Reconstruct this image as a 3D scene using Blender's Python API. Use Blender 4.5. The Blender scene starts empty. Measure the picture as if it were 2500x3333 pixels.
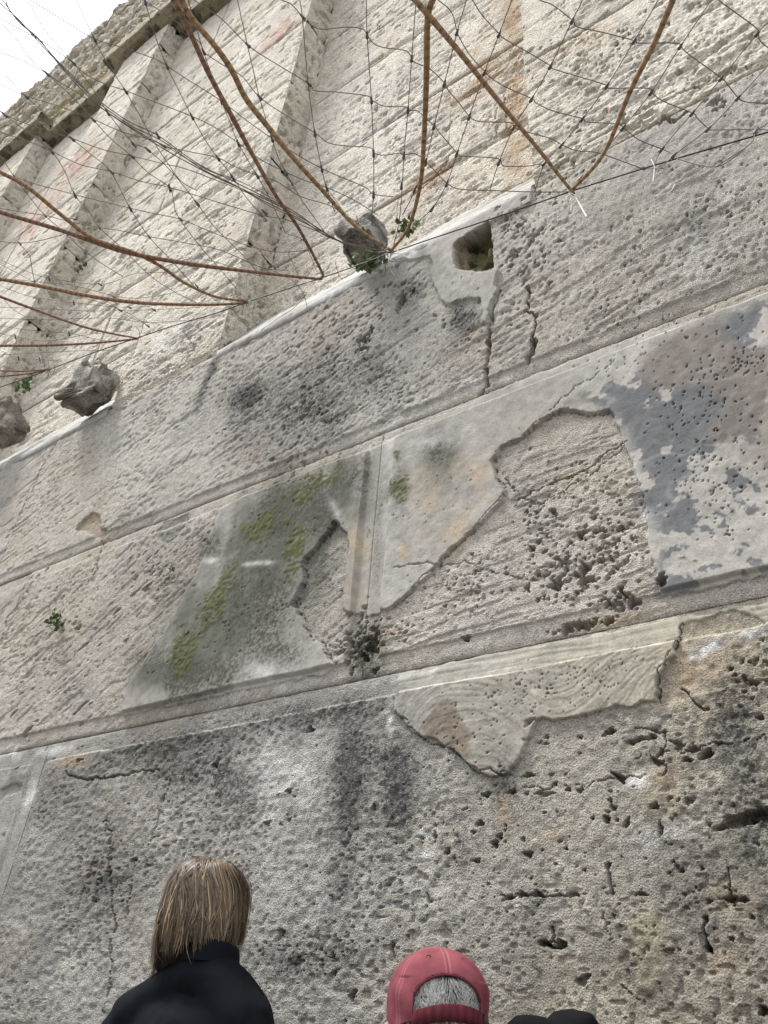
import bpy, bmesh, math, random, time
import numpy as np
from mathutils import Vector
T0 = time.time()
random.seed(7)
RNG = np.random.default_rng(7)

# ------------------------------------------------------------------ camera
S = 2.1            # metres from the camera to the wall face; wall coordinates are in units of S
CAMZ = 1.5
F_PX = 2529.0      # focal length in pixels of the 2500 px wide picture
CX, CY = 1250.0, 1666.5
sc = bpy.context.scene
def _dir(p):
    v = np.array([p[0] - CX, -(p[1] - CY), -F_PX]); return v / np.linalg.norm(v)
_Z = _dir((1552., -1996.)); _X = -_dir((-2950., 3066.))
_X = _X - _Z * (_X @ _Z); _X /= np.linalg.norm(_X); _Y = np.cross(_Z, _X)
ROT = np.array([_X, _Y, _Z])
cam_d = bpy.data.cameras.new('camera'); cam = bpy.data.objects.new('camera', cam_d)
sc.collection.objects.link(cam); sc.camera = cam
from mathutils import Matrix
cam.matrix_world = Matrix.Translation((0, 0, CAMZ)) @ Matrix([list(r) for r in ROT]).to_4x4()
cam_d.sensor_fit = 'VERTICAL'; cam_d.sensor_height = 32.0
cam_d.lens = 32.0 * F_PX / 3333.0
cam_d.clip_start = 0.05; cam_d.clip_end = 4000

# ------------------------------------------------------------------ sky, sun, exposure
wd = bpy.data.worlds.new('World'); sc.world = wd; wd.use_nodes = True
nt = wd.node_tree; nt.nodes.clear()
sky = nt.nodes.new('ShaderNodeTexSky'); sky.sky_type = 'NISHITA'; sky.sun_disc = False
SUN_EL, SUN_AZ = math.radians(64), math.radians(236)     # azimuth clockwise from +Y
sky.sun_elevation = SUN_EL; sky.sun_rotation = SUN_AZ
sky.air_density = 1.0; sky.dust_density = 6.0; sky.ozone_density = 1.0
hs = nt.nodes.new('ShaderNodeHueSaturation'); hs.inputs['Saturation'].default_value = 0.12
tcw = nt.nodes.new('ShaderNodeTexCoord')
nzw = nt.nodes.new('ShaderNodeTexNoise'); nzw.inputs['Scale'].default_value = 2.2; nzw.inputs['Detail'].default_value = 5
crw = nt.nodes.new('ShaderNodeValToRGB')
crw.color_ramp.elements[0].position = .3; crw.color_ramp.elements[0].color = (7.2, 7.6, 8.2, 1)
crw.color_ramp.elements[1].position = .7; crw.color_ramp.elements[1].color = (9.4, 9.5, 9.6, 1)
mxw = nt.nodes.new('ShaderNodeMix'); mxw.data_type = 'RGBA'; mxw.inputs[0].default_value = .72
bgn = nt.nodes.new('ShaderNodeBackground'); bgn.inputs['Strength'].default_value = 0.072
wo = nt.nodes.new('ShaderNodeOutputWorld')
L = nt.links.new
L(sky.outputs[0], hs.inputs['Color']); L(tcw.outputs['Generated'], nzw.inputs['Vector'])
L(nzw.outputs['Fac'], crw.inputs['Fac']); L(hs.outputs[0], mxw.inputs[6]); L(crw.outputs['Color'], mxw.inputs[7])
L(mxw.outputs[2], bgn.inputs['Color']); L(bgn.outputs[0], wo.inputs['Surface'])
sd = bpy.data.lights.new('sun', 'SUN'); sd.energy = 1.5; sd.angle = math.radians(11); sd.color = (1, .965, .91)
so = bpy.data.objects.new('sun', sd); sc.collection.objects.link(so)
sv = Vector((math.sin(SUN_AZ) * math.cos(SUN_EL), math.cos(SUN_AZ) * math.cos(SUN_EL), math.sin(SUN_EL)))
so.rotation_euler = sv.to_track_quat('Z', 'Y').to_euler()
sc.view_settings.view_transform = 'Standard'; sc.view_settings.look = 'None'
sc.view_settings.gamma = 1; sc.view_settings.exposure = 1.55
sc.view_settings.use_curve_mapping = False

# ------------------------------------------------------------------ helpers
def wall_xz(px, py, y=0.0):
    """wall coordinates (units of S) of a picture pixel on the plane at depth y"""
    v = ROT @ _dir((px, py)); t = (1.0 + y) / v[1]
    return v[0] * t, v[2] * t
def world(x, y, z):                    # wall units -> metres
    return (S * x, S * (1 + y), S * z + CAMZ)
def project(x, y, z):                  # wall units -> picture pixels
    c = ROT.T @ np.array([x, 1 + y, z]); return CX + F_PX * c[0] / -c[2], CY - F_PX * c[1] / -c[2]
def poly(pts, y=0.0):
    return np.array([wall_xz(p[0], p[1], y) for p in pts])

def tag(o, label=None, cat=None, group=None, kind=None):
    if label: o['label'] = label
    if cat: o['category'] = cat
    if group: o['group'] = group
    if kind: o['kind'] = kind
    return o
def empty(name, loc=(0, 0, 0)):
    o = bpy.data.objects.new(name, None); sc.collection.objects.link(o); o.location = loc
    o.empty_display_size = .1
    return o
def link(name, me, mat, parent=None, smooth=True):
    o = bpy.data.objects.new(name, me); sc.collection.objects.link(o)
    if mat: me.materials.append(mat)
    if smooth and len(me.polygons): me.polygons.foreach_set('use_smooth', np.ones(len(me.polygons), bool))
    if parent:
        o.parent = parent
        o.matrix_parent_inverse = Matrix.Translation(-parent.location) if parent.type == 'EMPTY' else Matrix.Identity(4)
    return o
def np_mesh(name, co, quads=None, tris=None):
    me = bpy.data.meshes.new(name)
    co = np.asarray(co, np.float32); me.vertices.add(len(co)); me.vertices.foreach_set('co', co.ravel())
    fs = []
    if quads is not None and len(quads): fs.append((np.asarray(quads, np.int32), 4))
    if tris is not None and len(tris): fs.append((np.asarray(tris, np.int32), 3))
    n = sum(len(a) for a, _ in fs); nl = sum(len(a) * k for a, k in fs)
    me.loops.add(nl); me.polygons.add(n)
    me.loops.foreach_set('vertex_index', np.concatenate([a.ravel() for a, _ in fs]))
    st = []; o = 0
    for a, k in fs:
        st.append(np.arange(len(a)) * k + o); o += len(a) * k
    me.polygons.foreach_set('loop_start', np.concatenate(st).astype(np.int32))
    me.update(calc_edges=True); me.validate()
    return me
def set_col(me, rgba, name='Tint'):
    at = me.color_attributes.new(name, 'FLOAT_COLOR', 'POINT')
    at.data.foreach_set('color', np.ascontiguousarray(rgba, np.float32).ravel())

# numpy noise
_tab = np.random.default_rng(11).random((16, 256, 256)).astype(np.float32)
def vn(x, y, seed=0):
    xi = np.floor(x).astype(np.int64); yi = np.floor(y).astype(np.int64)
    fx = (x - xi); fy = (y - yi); fx = fx * fx * (3 - 2 * fx); fy = fy * fy * (3 - 2 * fy)
    t = _tab[seed % 16]; a = xi & 255; b = (xi + 1) & 255; c = yi & 255; d = (yi + 1) & 255
    return (t[a, c] * (1 - fx) + t[b, c] * fx) * (1 - fy) + (t[a, d] * (1 - fx) + t[b, d] * fx) * fy
def fbm(x, y, octv=4, seed=0, gain=.5):
    s = 0; a = 1; n = 0
    for i in range(octv):
        s = s + a * vn(x + 17.3 * i, y + 9.1 * i, seed + i); n += a; a *= gain; x = x * 2.03; y = y * 2.03
    return s / n
def sst(a, b, x):
    t = np.clip((x - a) / (b - a), 0, 1); return t * t * (3 - 2 * t)
def sdpoly(P, x, z):
    """signed distance, positive inside"""
    n = len(P); d = np.full(x.shape, 1e9); ins = np.zeros(x.shape, bool)
    for i in range(n):
        ax, az = P[i]; bx, bz = P[(i + 1) % n]; ex, ez = bx - ax, bz - az
        wx, wz = x - ax, z - az
        t = np.clip((wx * ex + wz * ez) / (ex * ex + ez * ez + 1e-12), 0, 1)
        d = np.minimum(d, (wx - ex * t) ** 2 + (wz - ez * t) ** 2)
        c = (az > z) != (bz > z)
        ins ^= c & (x < (bx - ax) * (z - az) / (bz - az + 1e-12) + ax)
    d = np.sqrt(d); return np.where(ins, d, -d)
def sdline(P, x, z):
    d = np.full(x.shape, 1e9)
    for i in range(len(P) - 1):
        ax, az = P[i]; bx, bz = P[i + 1]; ex, ez = bx - ax, bz - az
        wx, wz = x - ax, z - az
        t = np.clip((wx * ex + wz * ez) / (ex * ex + ez * ez + 1e-12), 0, 1)
        d = np.minimum(d, (wx - ex * t) ** 2 + (wz - ez * t) ** 2)
    return np.sqrt(d)

# ------------------------------------------------------------------ materials
def new_mat(name):
    m = bpy.data.materials.new(name); m.use_nodes = True
    n = m.node_tree; return m, n, n.nodes['Principled BSDF']
def stone_mat(name, fine, bump=.6, speck=.35, dist=.004, pepper=.25):
    m, n, b = new_mat(name); N = n.nodes.new; K = n.links.new
    at = N('ShaderNodeAttribute'); at.attribute_name = 'Tint'
    tc = N('ShaderNodeTexCoord')
    n1 = N('ShaderNodeTexNoise'); n1.inputs['Scale'].default_value = fine; n1.inputs['Detail'].default_value = 6; n1.inputs['Roughness'].default_value = .65
    n2 = N('ShaderNodeTexNoise'); n2.inputs['Scale'].default_value = fine * .23; n2.inputs['Detail'].default_value = 4
    vo = N('ShaderNodeTexVoronoi'); vo.inputs['Scale'].default_value = fine * 1.1; vo.feature = 'F1'
    for q in (n1, n2, vo): K(tc.outputs['Object'], q.inputs['Vector'])
    mr = N('ShaderNodeMapRange'); mr.inputs['From Min'].default_value = .3; mr.inputs['From Max'].default_value = .72
    mr.inputs['To Min'].default_value = 1 - speck; mr.inputs['To Max'].default_value = 1 + speck
    K(n1.outputs['Fac'], mr.inputs['Value'])
    mr2 = N('ShaderNodeMapRange'); mr2.inputs['From Min'].default_value = .3; mr2.inputs['From Max'].default_value = .7
    mr2.inputs['To Min'].default_value = .86; mr2.inputs['To Max'].default_value = 1.14
    K(n2.outputs['Fac'], mr2.inputs['Value'])
    mu = N('ShaderNodeMath'); mu.operation = 'MULTIPLY'; K(mr.outputs[0], mu.inputs[0]); K(mr2.outputs[0], mu.inputs[1])
    n3 = N('ShaderNodeTexNoise'); n3.inputs['Scale'].default_value = fine * 2.1; n3.inputs['Detail'].default_value = 2; K(tc.outputs['Object'], n3.inputs['Vector'])
    m3 = N('ShaderNodeMapRange'); m3.inputs['From Min'].default_value = .56; m3.inputs['From Max'].default_value = .66; m3.inputs['To Min'].default_value = 1; m3.inputs['To Max'].default_value = 1 - pepper
    K(n3.outputs['Fac'], m3.inputs['Value']); mu0 = mu; mu = N('ShaderNodeMath'); mu.operation = 'MULTIPLY'; K(mu0.outputs[0], mu.inputs[0]); K(m3.outputs[0], mu.inputs[1])
    vm = N('ShaderNodeVectorMath'); vm.operation = 'SCALE'; K(at.outputs['Color'], vm.inputs[0]); K(mu.outputs[0], vm.inputs['Scale'])
    K(vm.outputs[0], b.inputs['Base Color'])
    b.inputs['Roughness'].default_value = .92; b.inputs['Specular IOR Level'].default_value = .25
    ad = N('ShaderNodeMath'); ad.operation = 'MULTIPLY_ADD'; ad.inputs[1].default_value = .5
    K(vo.outputs['Distance'], ad.inputs[0]); K(n1.outputs['Fac'], ad.inputs[2])
    bp = N('ShaderNodeBump'); bp.inputs['Distance'].default_value = dist
    ms = N('ShaderNodeMath'); ms.operation = 'MULTIPLY'; ms.inputs[1].default_value = bump
    K(at.outputs['Alpha'], ms.inputs[0]); K(ms.outputs[0], bp.inputs['Strength']); K(ad.outputs[0], bp.inputs['Height'])
    K(bp.outputs[0], b.inputs['Normal'])
    return m
M_STONE = stone_mat('weathered_limestone', 165, 1.0, .36, .0085, .55)
M_STONE_UP = stone_mat('pale_limestone', 60, .9, .26, .014, .5)
M_TOP = stone_mat('rough_top_stone', 16, 1.0, .25, .03)
M_PLASTER = stone_mat('old_plaster', 120, .45, .14, .004)

def simple_mat(name, col, rough=.8, noise=0, nscale=50, bump=0, spec=.3, dist=.002, metallic=0):
    m, n, b = new_mat(name); N = n.nodes.new; K = n.links.new
    b.inputs['Roughness'].default_value = rough; b.inputs['Specular IOR Level'].default_value = spec
    b.inputs['Metallic'].default_value = metallic
    tc = N('ShaderNodeTexCoord'); n1 = N('ShaderNodeTexNoise'); n1.inputs['Scale'].default_value = nscale; n1.inputs['Detail'].default_value = 5
    K(tc.outputs['Object'], n1.inputs['Vector'])
    mr = N('ShaderNodeMapRange'); mr.inputs['From Min'].default_value = .3; mr.inputs['From Max'].default_value = .7
    mr.inputs['To Min'].default_value = 1 - noise; mr.inputs['To Max'].default_value = 1 + noise
    K(n1.outputs['Fac'], mr.inputs['Value'])
    vm = N('ShaderNodeVectorMath'); vm.operation = 'SCALE'; vm.inputs[0].default_value = col[:3]; K(mr.outputs[0], vm.inputs['Scale'])
    K(vm.outputs[0], b.inputs['Base Color'])
    if bump:
        bp = N('ShaderNodeBump'); bp.inputs['Distance'].default_value = dist; bp.inputs['Strength'].default_value = bump
        K(n1.outputs['Fac'], bp.inputs['Height']); K(bp.outputs[0], b.inputs['Normal'])
    return m

# ------------------------------------------------------------------ relief and stains read off the wall
class Blob:
    def __init__(s, px, py, rx, ry, ang, k, y=0.0):
        s.c = np.array(wall_xz(px, py, y)); a = math.radians(ang)
        e1 = np.array(wall_xz(px + rx * math.cos(a) * .5, py + rx * math.sin(a) * .5, y)) - np.array(wall_xz(px - rx * math.cos(a) * .5, py - rx * math.sin(a) * .5, y))
        e2 = np.array(wall_xz(px - ry * math.sin(a) * .5, py + ry * math.cos(a) * .5, y)) - np.array(wall_xz(px + ry * math.sin(a) * .5, py - ry * math.cos(a) * .5, y))
        s.M = np.linalg.inv(np.array([e1, e2]).T); s.B = np.array([e1, e2]).T; s.k = k
    def __call__(s, x, z):
        dx, dz = x - s.c[0], z - s.c[1]
        u = s.M[0, 0] * dx + s.M[0, 1] * dz; v = s.M[1, 0] * dx + s.M[1, 1] * dz
        return s.k * np.exp(-(u * u + v * v) * 1.1)

# kind -> list of blobs, for the front plane F (depth 0) and the recessed bays B (depth .135)
FB = {'F': {}, 'B': {}}
def bl(kind, px, py, rx, ry, ang=0, k=.6, pl='F'):
    FB[pl].setdefault(kind, []).append(Blob(px, py, rx, ry, ang, k, 0 if pl == 'F' else .135))
for a in [(1020,1230,400,150,-25,.42),(810,1290,100,60,-20,.75),(960,1440,170,80,-25,.5),(1170,1180,150,90,-30,.35),(1510,1035,60,60,0,.7),
          (1010,1330,110,70,0,.5),(1340,950,70,40,-40,.6),(700,1180,12,90,25,.9),(655,1290,14,60,20,.6),(745,1110,40,50,0,.6),(1190,860,60,40,0,.0),
          (960,1660,180,110,-35,.95),(840,1950,160,200,25,.75),(640,2210,160,70,-12,.8),(540,2150,110,80,0,.7),(1140,1560,90,90,0,.65),(1060,1690,60,60,0,.6),
          (1440,1480,60,80,0,.6),(1300,1560,40,120,0,.35),(700,1780,60,80,0,.5),(900,2130,90,60,0,.6),(1180,2130,50,90,10,.75),(1230,1720,20,300,2,.3),
          (1700,1680,40,120,8,.35),(1660,1800,40,80,0,.25),(2300,1450,200,200,0,.2),
          (980,2330,300,55,-9,.75),(480,2440,260,45,-11,.7),(1130,2560,70,260,4,.7),(1300,2560,70,200,0,.75),(1195,2450,120,90,0,.5),(760,2560,120,120,0,.6),(620,2520,200,60,-9,.5),
          (800,2800,70,200,0,.25),(1080,2900,50,250,3,.35),(1230,2800,60,260,2,.3),(2370,2330,100,170,0,.6),(2440,2650,90,260,0,.5),(2080,2480,120,100,0,.25),
          (1740,3050,60,260,0,.35),(1640,2560,60,160,0,.45),(980,3120,220,90,0,.5),(300,2900,170,120,0,.3),(330,2870,80,70,0,.4),(200,2700,200,160,0,.25),
          (230,2650,40,160,20,.2),(420,3150,300,120,0,.2),(1640,2980,40,300,0,.25),(2300,2950,160,200,0,.2),(1500,2800,50,200,0,.3)]: bl('K', *a)
for a in [(1050,1570,60,22,-15,1),(1000,1610,75,50,-30,.95),(860,1720,80,45,-35,.95),(970,1800,32,95,8,1),(950,1870,25,50,0,.8),(720,1940,38,110,25,1),(690,2000,25,60,25,.8),(612,2120,42,70,20,1),(590,2180,20,40,20,.7),
          (1308,1600,35,55,5,.95),(1300,1490,14,20,0,.8),(1198,1740,9,40,0,.9),(2294,1451,20,18,0,.9),(2232,1824,22,7,5,.9),(2268,1832,14,6,10,.8),(1725,1160,10,18,0,1),
          (1870,1190,22,9,-25,.8),(1655,1260,22,6,-30,.8),(1765,1200,10,6,0,.7)]: bl('M', *a)
for a in [(1168,1790,28,70,0,.8),(1160,1900,30,60,0,.5),(1500,1740,35,70,20,.75),(1322,1800,12,35,0,.6),(1560,1560,80,70,0,.45),(1400,1640,50,120,0,.3),(1450,1720,40,60,0,.35),
          (1760,1420,50,50,0,.35),(1900,1540,140,80,0,.2),(2000,2010,120,16,-10,.75),(1900,2025,90,12,-10,.4),(2220,2230,90,110,0,.6),(2330,2180,120,90,0,.3),(300,1640,60,110,10,.3),
          (200,1560,80,150,20,.22),(100,1700,120,200,20,.18),(2160,2520,80,60,0,.35),(1790,2720,60,40,0,.5),(1640,2650,30,60,0,.4),(2380,2930,90,60,0,.3),(300,2830,30,10,-10,.6),(2280,2250,60,200,0,.2),
          (1560,1120,50,60,0,.35),(1280,2060,60,30,0,.2),(2350,3150,120,150,0,.22),(100,2050,160,120,0,.2),(230,2480,60,20,-10,.5),(1905,130,50,60,0,.22),(1020,40,80,30,-30,.2),
          (1480,780,50,30,0,.2),(860,1500,200,80,0,.12),(360,2010,80,100,0,.15)]: bl('O', *a)
for a in [(240,540,30,45,40,.6),(160,640,30,60,40,.7),(290,500,20,40,40,.6),(370,770,20,30,0,.5),(395,620,15,30,0,.5),(930,90,60,22,-40,.7),(40,420,30,30,0,.4),(870,150,60,20,-40,.3)]: bl('R', *a)
for a in [(920,2500,110,130,0,.55),(1270,2345,13,42,0,1.2),(1455,2450,28,14,40,1.1),(1290,2300,20,18,0,.6),(2430,2065,50,14,-10,1),(2310,2105,60,16,-25,1.1),(2260,2130,20,14,0,1),(2100,1690,10,22,0,1),(2132,1870,14,10,0,.9),
          (560,1090,120,40,-30,.5),(1270,1500,24,220,3,.4),(1060,1560,14,20,0,.5),(1100,1665,12,40,-30,.6),(840,2240,120,24,-12,.5),(880,2180,60,40,0,.4),(180,2440,60,14,-10,.8),(20,2440,40,40,0,.6),(80,2600,22,70,25,.8),
          (900,2660,60,18,0,.5),(1380,2710,22,22,0,.7),(1400,2780,40,12,0,.7),(2080,2540,36,30,0,.7),(2210,2700,60,40,0,.5),(2090,2760,60,60,0,.35),(1680,1090,60,40,0,.0),(1545,1250,30,22,-25,.8),(1640,1235,30,10,-25,.9),
          (1540,1240,20,12,0,.7),(700,1830,28,10,0,.6),(850,1840,50,8,-4,.6),(1400,2190,300,10,-10,.3),(1180,2890,300,160,0,.2),(520,2640,80,60,0,.4),(640,1700,22,60,30,.5),(1420,1440,40,20,0,.4),(2080,1560,20,50,0,.3),(1360,820,100,20,-28,.6),(900,1050,200,14,-30,.9)]: bl('W', *a)
for a in [(1370,600,75,30,-30,.95),(1440,545,60,22,-35,.8),(1600,230,60,40,-25,.8),(1530,290,90,30,-30,.7),(1680,350,40,300,0,.85),(1665,60,32,90,0,.9),(1560,170,40,60,0,.35),(1700,560,50,50,0,.5),(1560,560,90,30,-30,.25)]: bl('O', *a, pl='B')
for a in [(1400,585,55,12,-32,1),(1650,520,30,30,0,.35),(1440,380,60,20,-30,.35)]: bl('K', *a, pl='B')
for a in [(180,640,120,30,-50,.5),(100,730,40,60,40,.6),(210,560,30,30,0,.5),(900,90,50,20,-40,.5),(1340,690,60,20,-30,.3)]: bl('R', *a, pl='B')
for a in [(1200,420,200,120,-30,.3),(1120,700,200,60,-30,.3),(1100,300,160,80,-30,.25)]: bl('W', *a, pl='B')

for a in [(880,1760,230,190,-50,.85),(690,2040,190,170,-55,.85),(1130,1590,100,120,0,.6),(540,2190,150,60,-15,.7),(1440,1500,60,110,0,.5),(1300,1620,40,120,0,.35),(1000,1290,330,130,-25,.45),(800,1330,140,130,0,.4),(1500,1060,60,70,0,.5),
          (1120,2560,70,330,4,.6),(1300,2560,60,260,0,.65),(900,2360,500,60,-9,.6),(560,2470,300,60,-10,.55),(2400,2450,110,300,0,.45),(1740,3000,60,400,0,.35),(330,2860,160,120,0,.35),(1000,3110,260,120,0,.35),(700,1180,14,120,25,.9),(1640,2600,60,260,0,.3),(1220,2120,70,120,0,.5)]: bl('G', *a)
for a in [(2250,1130,170,110,-25,1),(2350,1300,190,150,-20,1),(2180,1400,110,70,0,1),(2040,1300,90,60,-20,.9),(2220,1690,60,80,10,1),(2190,1610,60,40,0,1),(2110,1850,60,50,0,.9),(2130,1480,40,80,0,.8),(2440,1180,90,90,0,.9),(2060,1420,40,80,0,.8),(2090,1560,18,90,8,.9),(2150,1900,60,40,0,.8),(1760,1190,90,30,-20,.6),(1900,1300,60,26,-20,.7),(2070,1330,30,40,0,.6)]: bl('B', *a)
P_ = {}
P_['mossy'] = dict(p=poly([(700,1760),(640,1880),(560,2030),(470,2160),(410,2260),(400,2330),(600,2285),(790,2245),(1085,2185),(1085,2155),(1065,2110),(1012,2065),(1000,2030),(958,1965),(998,1892),(993,1828),(1040,1780),(1098,1697),(1135,1745),(1142,1800),(1128,1850),(1130,1900),(1118,1985),(1130,1992),(1185,1998),(1190,2012),(1230,2003),(1275,1985),(1310,1955),(1390,1890),(1440,1830),(1510,1760),(1560,1715),(1620,1650),(1652,1600),(1622,1560),(1603,1500),(1632,1460),(1700,1430),(1750,1385),(1822,1338),(1852,1337),(1915,1355),(1985,1343),(2000,1365),(2028,1430),(2055,1500),(2088,1600),(2108,1720),(2125,1790),(2132,1855),(2150,1905),(2146,1945),(2700,1820),(2700,880),(1730,1215),(1290,1415),(1080,1505),(820,1612),(720,1660)]), t=.0085, w=.004)
P_['repair'] = dict(p=poly([(1300,2250),(1500,2215),(1700,2180),(2010,2120),(2218,2075),(2218,2030),(2240,2020),(2300,2010),(2340,1990),(2440,1995),(2520,2050),(2700,1990),(2700,1925),(2400,1975),(2100,2030),(1900,2065),(1700,2105),(1400,2165),(1290,2190)]), t=.006, w=.003)
P_['skirt'] = dict(p=poly([(1300,2248),(1500,2212),(1700,2180),(2010,2120),(2212,2080),(2205,2135),(2172,2150),(2150,2190),(2140,2230),(2152,2288),(2100,2290),(1960,2320),(1850,2335),(1745,2350),(1712,2440),(1665,2515),(1600,2522),(1560,2508),(1460,2440),(1430,2412),(1372,2400),(1340,2370),(1292,2320)]), t=.0065, w=.003)
P_['collar'] = dict(p=poly([(1400,838),(1412,860),(1402,905),(1425,945),(1432,978),(1456,992),(1520,975),(1570,972),(1576,1050),(1588,1052),(1598,1005),(1615,965),(1628,945),(1612,935),(1624,885),(1608,874),(1600,885),(1560,888),(1500,880),(1480,850),(1478,810),(1490,790),(1620,722),(1600,730),(1733,660),(1733,600),(1500,725),(1300,825),(1290,850)]), t=.006, w=.003)
P_['brown_chip'] = dict(p=poly([(304,1665),(320,1670),(325,1717),(347,1719),(344,1741),(320,1752),(282,1730),(244,1725),(266,1692)]), t=-.008, w=.002)
P_['grey_chip'] = dict(p=poly([(504,1730),(521,1708),(526,1692),(610,1665),(602,1703),(575,1746),(542,1768),(510,1752)]), t=-.006, w=.002)
P_['patch_a'] = dict(p=poly([(2050,2500),(2110,2490),(2190,2540),(2205,2600),(2250,2630),(2190,2680),(2110,2640),(2060,2600)]), t=.002, w=.006)
P_['patch_b'] = dict(p=poly([(2060,2970),(2130,2950),(2180,3040),(2170,3150),(2150,3210),(2090,3210),(2050,3120),(2040,3040)]), t=.003, w=.006)
P_['bare'] = dict(p=poly([(2218,2030),(2340,1990),(2440,1995),(2480,2070),(2500,2200),(2300,2250),(2150,2290),(2140,2230),(2172,2150),(2205,2130)]), t=-.003, w=.003)
HOLE = poly([(1478,800),(1492,788),(1540,760),(1598,722),(1603,870),(1590,885),(1550,885),(1500,880),(1484,858)])
BLUE = poly([(1960,1250),(2180,1090),(2700,860),(2700,1830),(2146,1945),(2130,1860),(2108,1720),(2085,1600),(2060,1500),(2010,1390),(1900,1330),(1850,1330)])
BROWN = poly([(1473,2281),(1505,2327),(1538,2403),(1532,2468),(1424,2414),(1375,2387),(1375,2349),(1424,2311)])
COLLAR_TOP = 0

CRACKS = {'F': [], 'B': []}
def crack(pts, w=.0025, d=.012, pl='F'): CRACKS[pl].append((poly(pts, 0 if pl == 'F' else .135), w, d))
crack([(1628,945),(1618,970),(1605,1010),(1592,1060),(1588,1110),(1594,1140),(1582,1180),(1584,1250),(1555,1280)], .0045, .03)
crack([(1715,930),(1716,1000),(1705,1010),(1745,1030),(1742,1060),(1730,1090),(1735,1150),(1715,1180)], .003, .02)
crack([(1735,1110),(1728,1150),(1716,1170)], .010, .03)
crack([(1098,1697),(1040,1780),(993,1828),(998,1892),(958,1965),(1000,2030),(1012,2065),(1065,2110),(1085,2160)], .0014, .006)
crack([(1275,1985),(1310,1955),(1440,1830),(1560,1715),(1652,1600),(1622,1560),(1603,1500),(1632,1460)], .0011, .006)
crack([(1700,1430),(1750,1385),(1822,1338),(1852,1337),(1915,1355),(1985,1343)], .0011, .006)
crack([(1292,2320),(1340,2370),(1372,2400),(1460,2440),(1560,2508),(1665,2520)], .0011, .006)
crack([(2218,2030),(2212,2080),(2150,2190),(2140,2240),(2150,2290)], .0011, .006)
crack([(182,1445),(125,1540),(95,1620),(54,1690),(20,1750)], .003, .012)
crack([(125,1866),(95,1910),(70,1960),(25,2010),(10,2070),(0,2095)], .0025, .010)
crack([(315,1850),(300,1890)], .003, .01); crack([(340,1700),(330,1760),(315,1850)], .002, .008)
crack([(1290,1850),(1500,1830),(1600,1860),(1700,1880)], .0012, .004)
crack([(1640,1560),(1700,1620),(1760,1640),(1900,1560),(2050,1440)], .0012, .004)
crack([(2028,1440),(1990,1470),(1920,1520),(1880,1540),(1760,1585),(1700,1620)], .0022, .008)
crack([(340,2670),(350,2690),(362,2710),(358,2770),(350,2790),(362,2880),(365,2950),(375,3010),(360,3060),(362,3120),(352,3220),(335,3300)], .0022, .010)
crack([(560,2530),(530,2600),(515,2650),(505,2700),(480,2760)], .002, .008)
crack([(440,2780),(425,2870),(410,2980),(395,3020)], .0015, .006)
crack([(310,2535),(420,2515),(520,2505)], .0025, .010); crack([(215,2510),(250,2535),(310,2535)], .002, .008)
crack([(1984,2820),(1985,2895)], .0025, .010); crack([(1790,3010),(1792,3060)], .0028, .012); crack([(1755,3068),(1840,3072)], .004, .012)
crack([(2365,2820),(2368,2920)], .002, .008); crack([(2300,2980),(2298,3080)], .002, .009); crack([(2210,2240),(2300,2310)], .002, .006)
crack([(2070,2120+240),(2160,2380),(2165,2520)], .0015, .006); crack([(1640,2912),(1760,2912),(1900,2910)], .0015, .004)
crack([(1960,2970),(2000,3080)], .001, .004); crack([(2020,3210),(2090,3260)], .001, .004)
crack([(2070,2466),(2300,2430),(2500,2400)], .0012, .005); crack([(1700,2560),(1850,2560),(2100,2520)], .0010, .004)
crack([(700,1010+400),(800,1330),(900,1260),(1030,1200),(1130,1170)], .0012, .005)
crack([(440,1640),(560,1530),(700,1440)], .0012, .004); crack([(480,1440),(560,1330)], .0015, .006); crack([(600,1500),(640,1445),(760,1380),(920,1320)], .0012,.005)
crack([(950,1400),(1040,1340),(1120,1270)], .001, .004); crack([(1800,1340),(1880,1270),(1990,1200),(2010,1180)], .0012, .004)
crack([(1860,1100),(1960,1030),(2160,920)], .0010, .004); crack([(1000,1075),(1060,1030)], .003, .012); crack([(870,1180),(960,1120)], .0018, .007)
crack([(1500,620),(1560,560),(1640,515)], .001, .004, 'B'); crack([(1340,640),(1400,590),(1460,520)], .006, .02, 'B'); crack([(1438,440),(1470,400),(1520,350)], .003, .01, 'B')
crack([(1645,300),(1640,340),(1650,420)], .003, .012, 'B'); crack([(1620,400),(1614,440),(1450,545)], .0025, .006, 'B'); crack([(1614,340),(1616,440)], .002, .006, 'B')
crack([(1220,590),(1210,800)], .0015, .004, 'B'); crack([(2160,380),(2200,395),(2240,365)], .006, .02)
crack([(1800,40),(1838,10)], .005, .015)
# straight cut seams (drafted margins that run along one face only)
crack([(1745,192),(2060,-5)], .0028, .010); crack([(1780,555),(2100,350),(2500,190)], .0035, .012); crack([(1790,572),(2500,222)], .0015, .004)

PITS = {'F': [], 'B': []}
def pits(px, py, rx, ry, ang, n, lo, hi, pl='F', el=1.3, tilt=0, depth=1.3):
    """n pits scattered over an ellipse; sizes in wall units"""
    b = Blob(px, py, rx, ry, ang, 1, 0 if pl == 'F' else .135)
    u = RNG.normal(0, .55, (n, 2)); P = b.c + u @ b.B.T
    if py < 1000: lo, hi = lo * .62, hi * .72; n = int(n * .38)
    else: lo, hi = lo * .52, hi * .52; n = int(n * (.55 if py < 2350 else .24))
    r = lo * (hi / lo) ** (RNG.random(n) ** 3.2)
    for i in range(n): PITS[pl].append((P[i, 0], P[i, 1], r[i], el * RNG.uniform(.7, 1.3), math.radians(tilt) + RNG.normal(0, .35), depth * RNG.uniform(.6, 1.2)))
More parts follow.
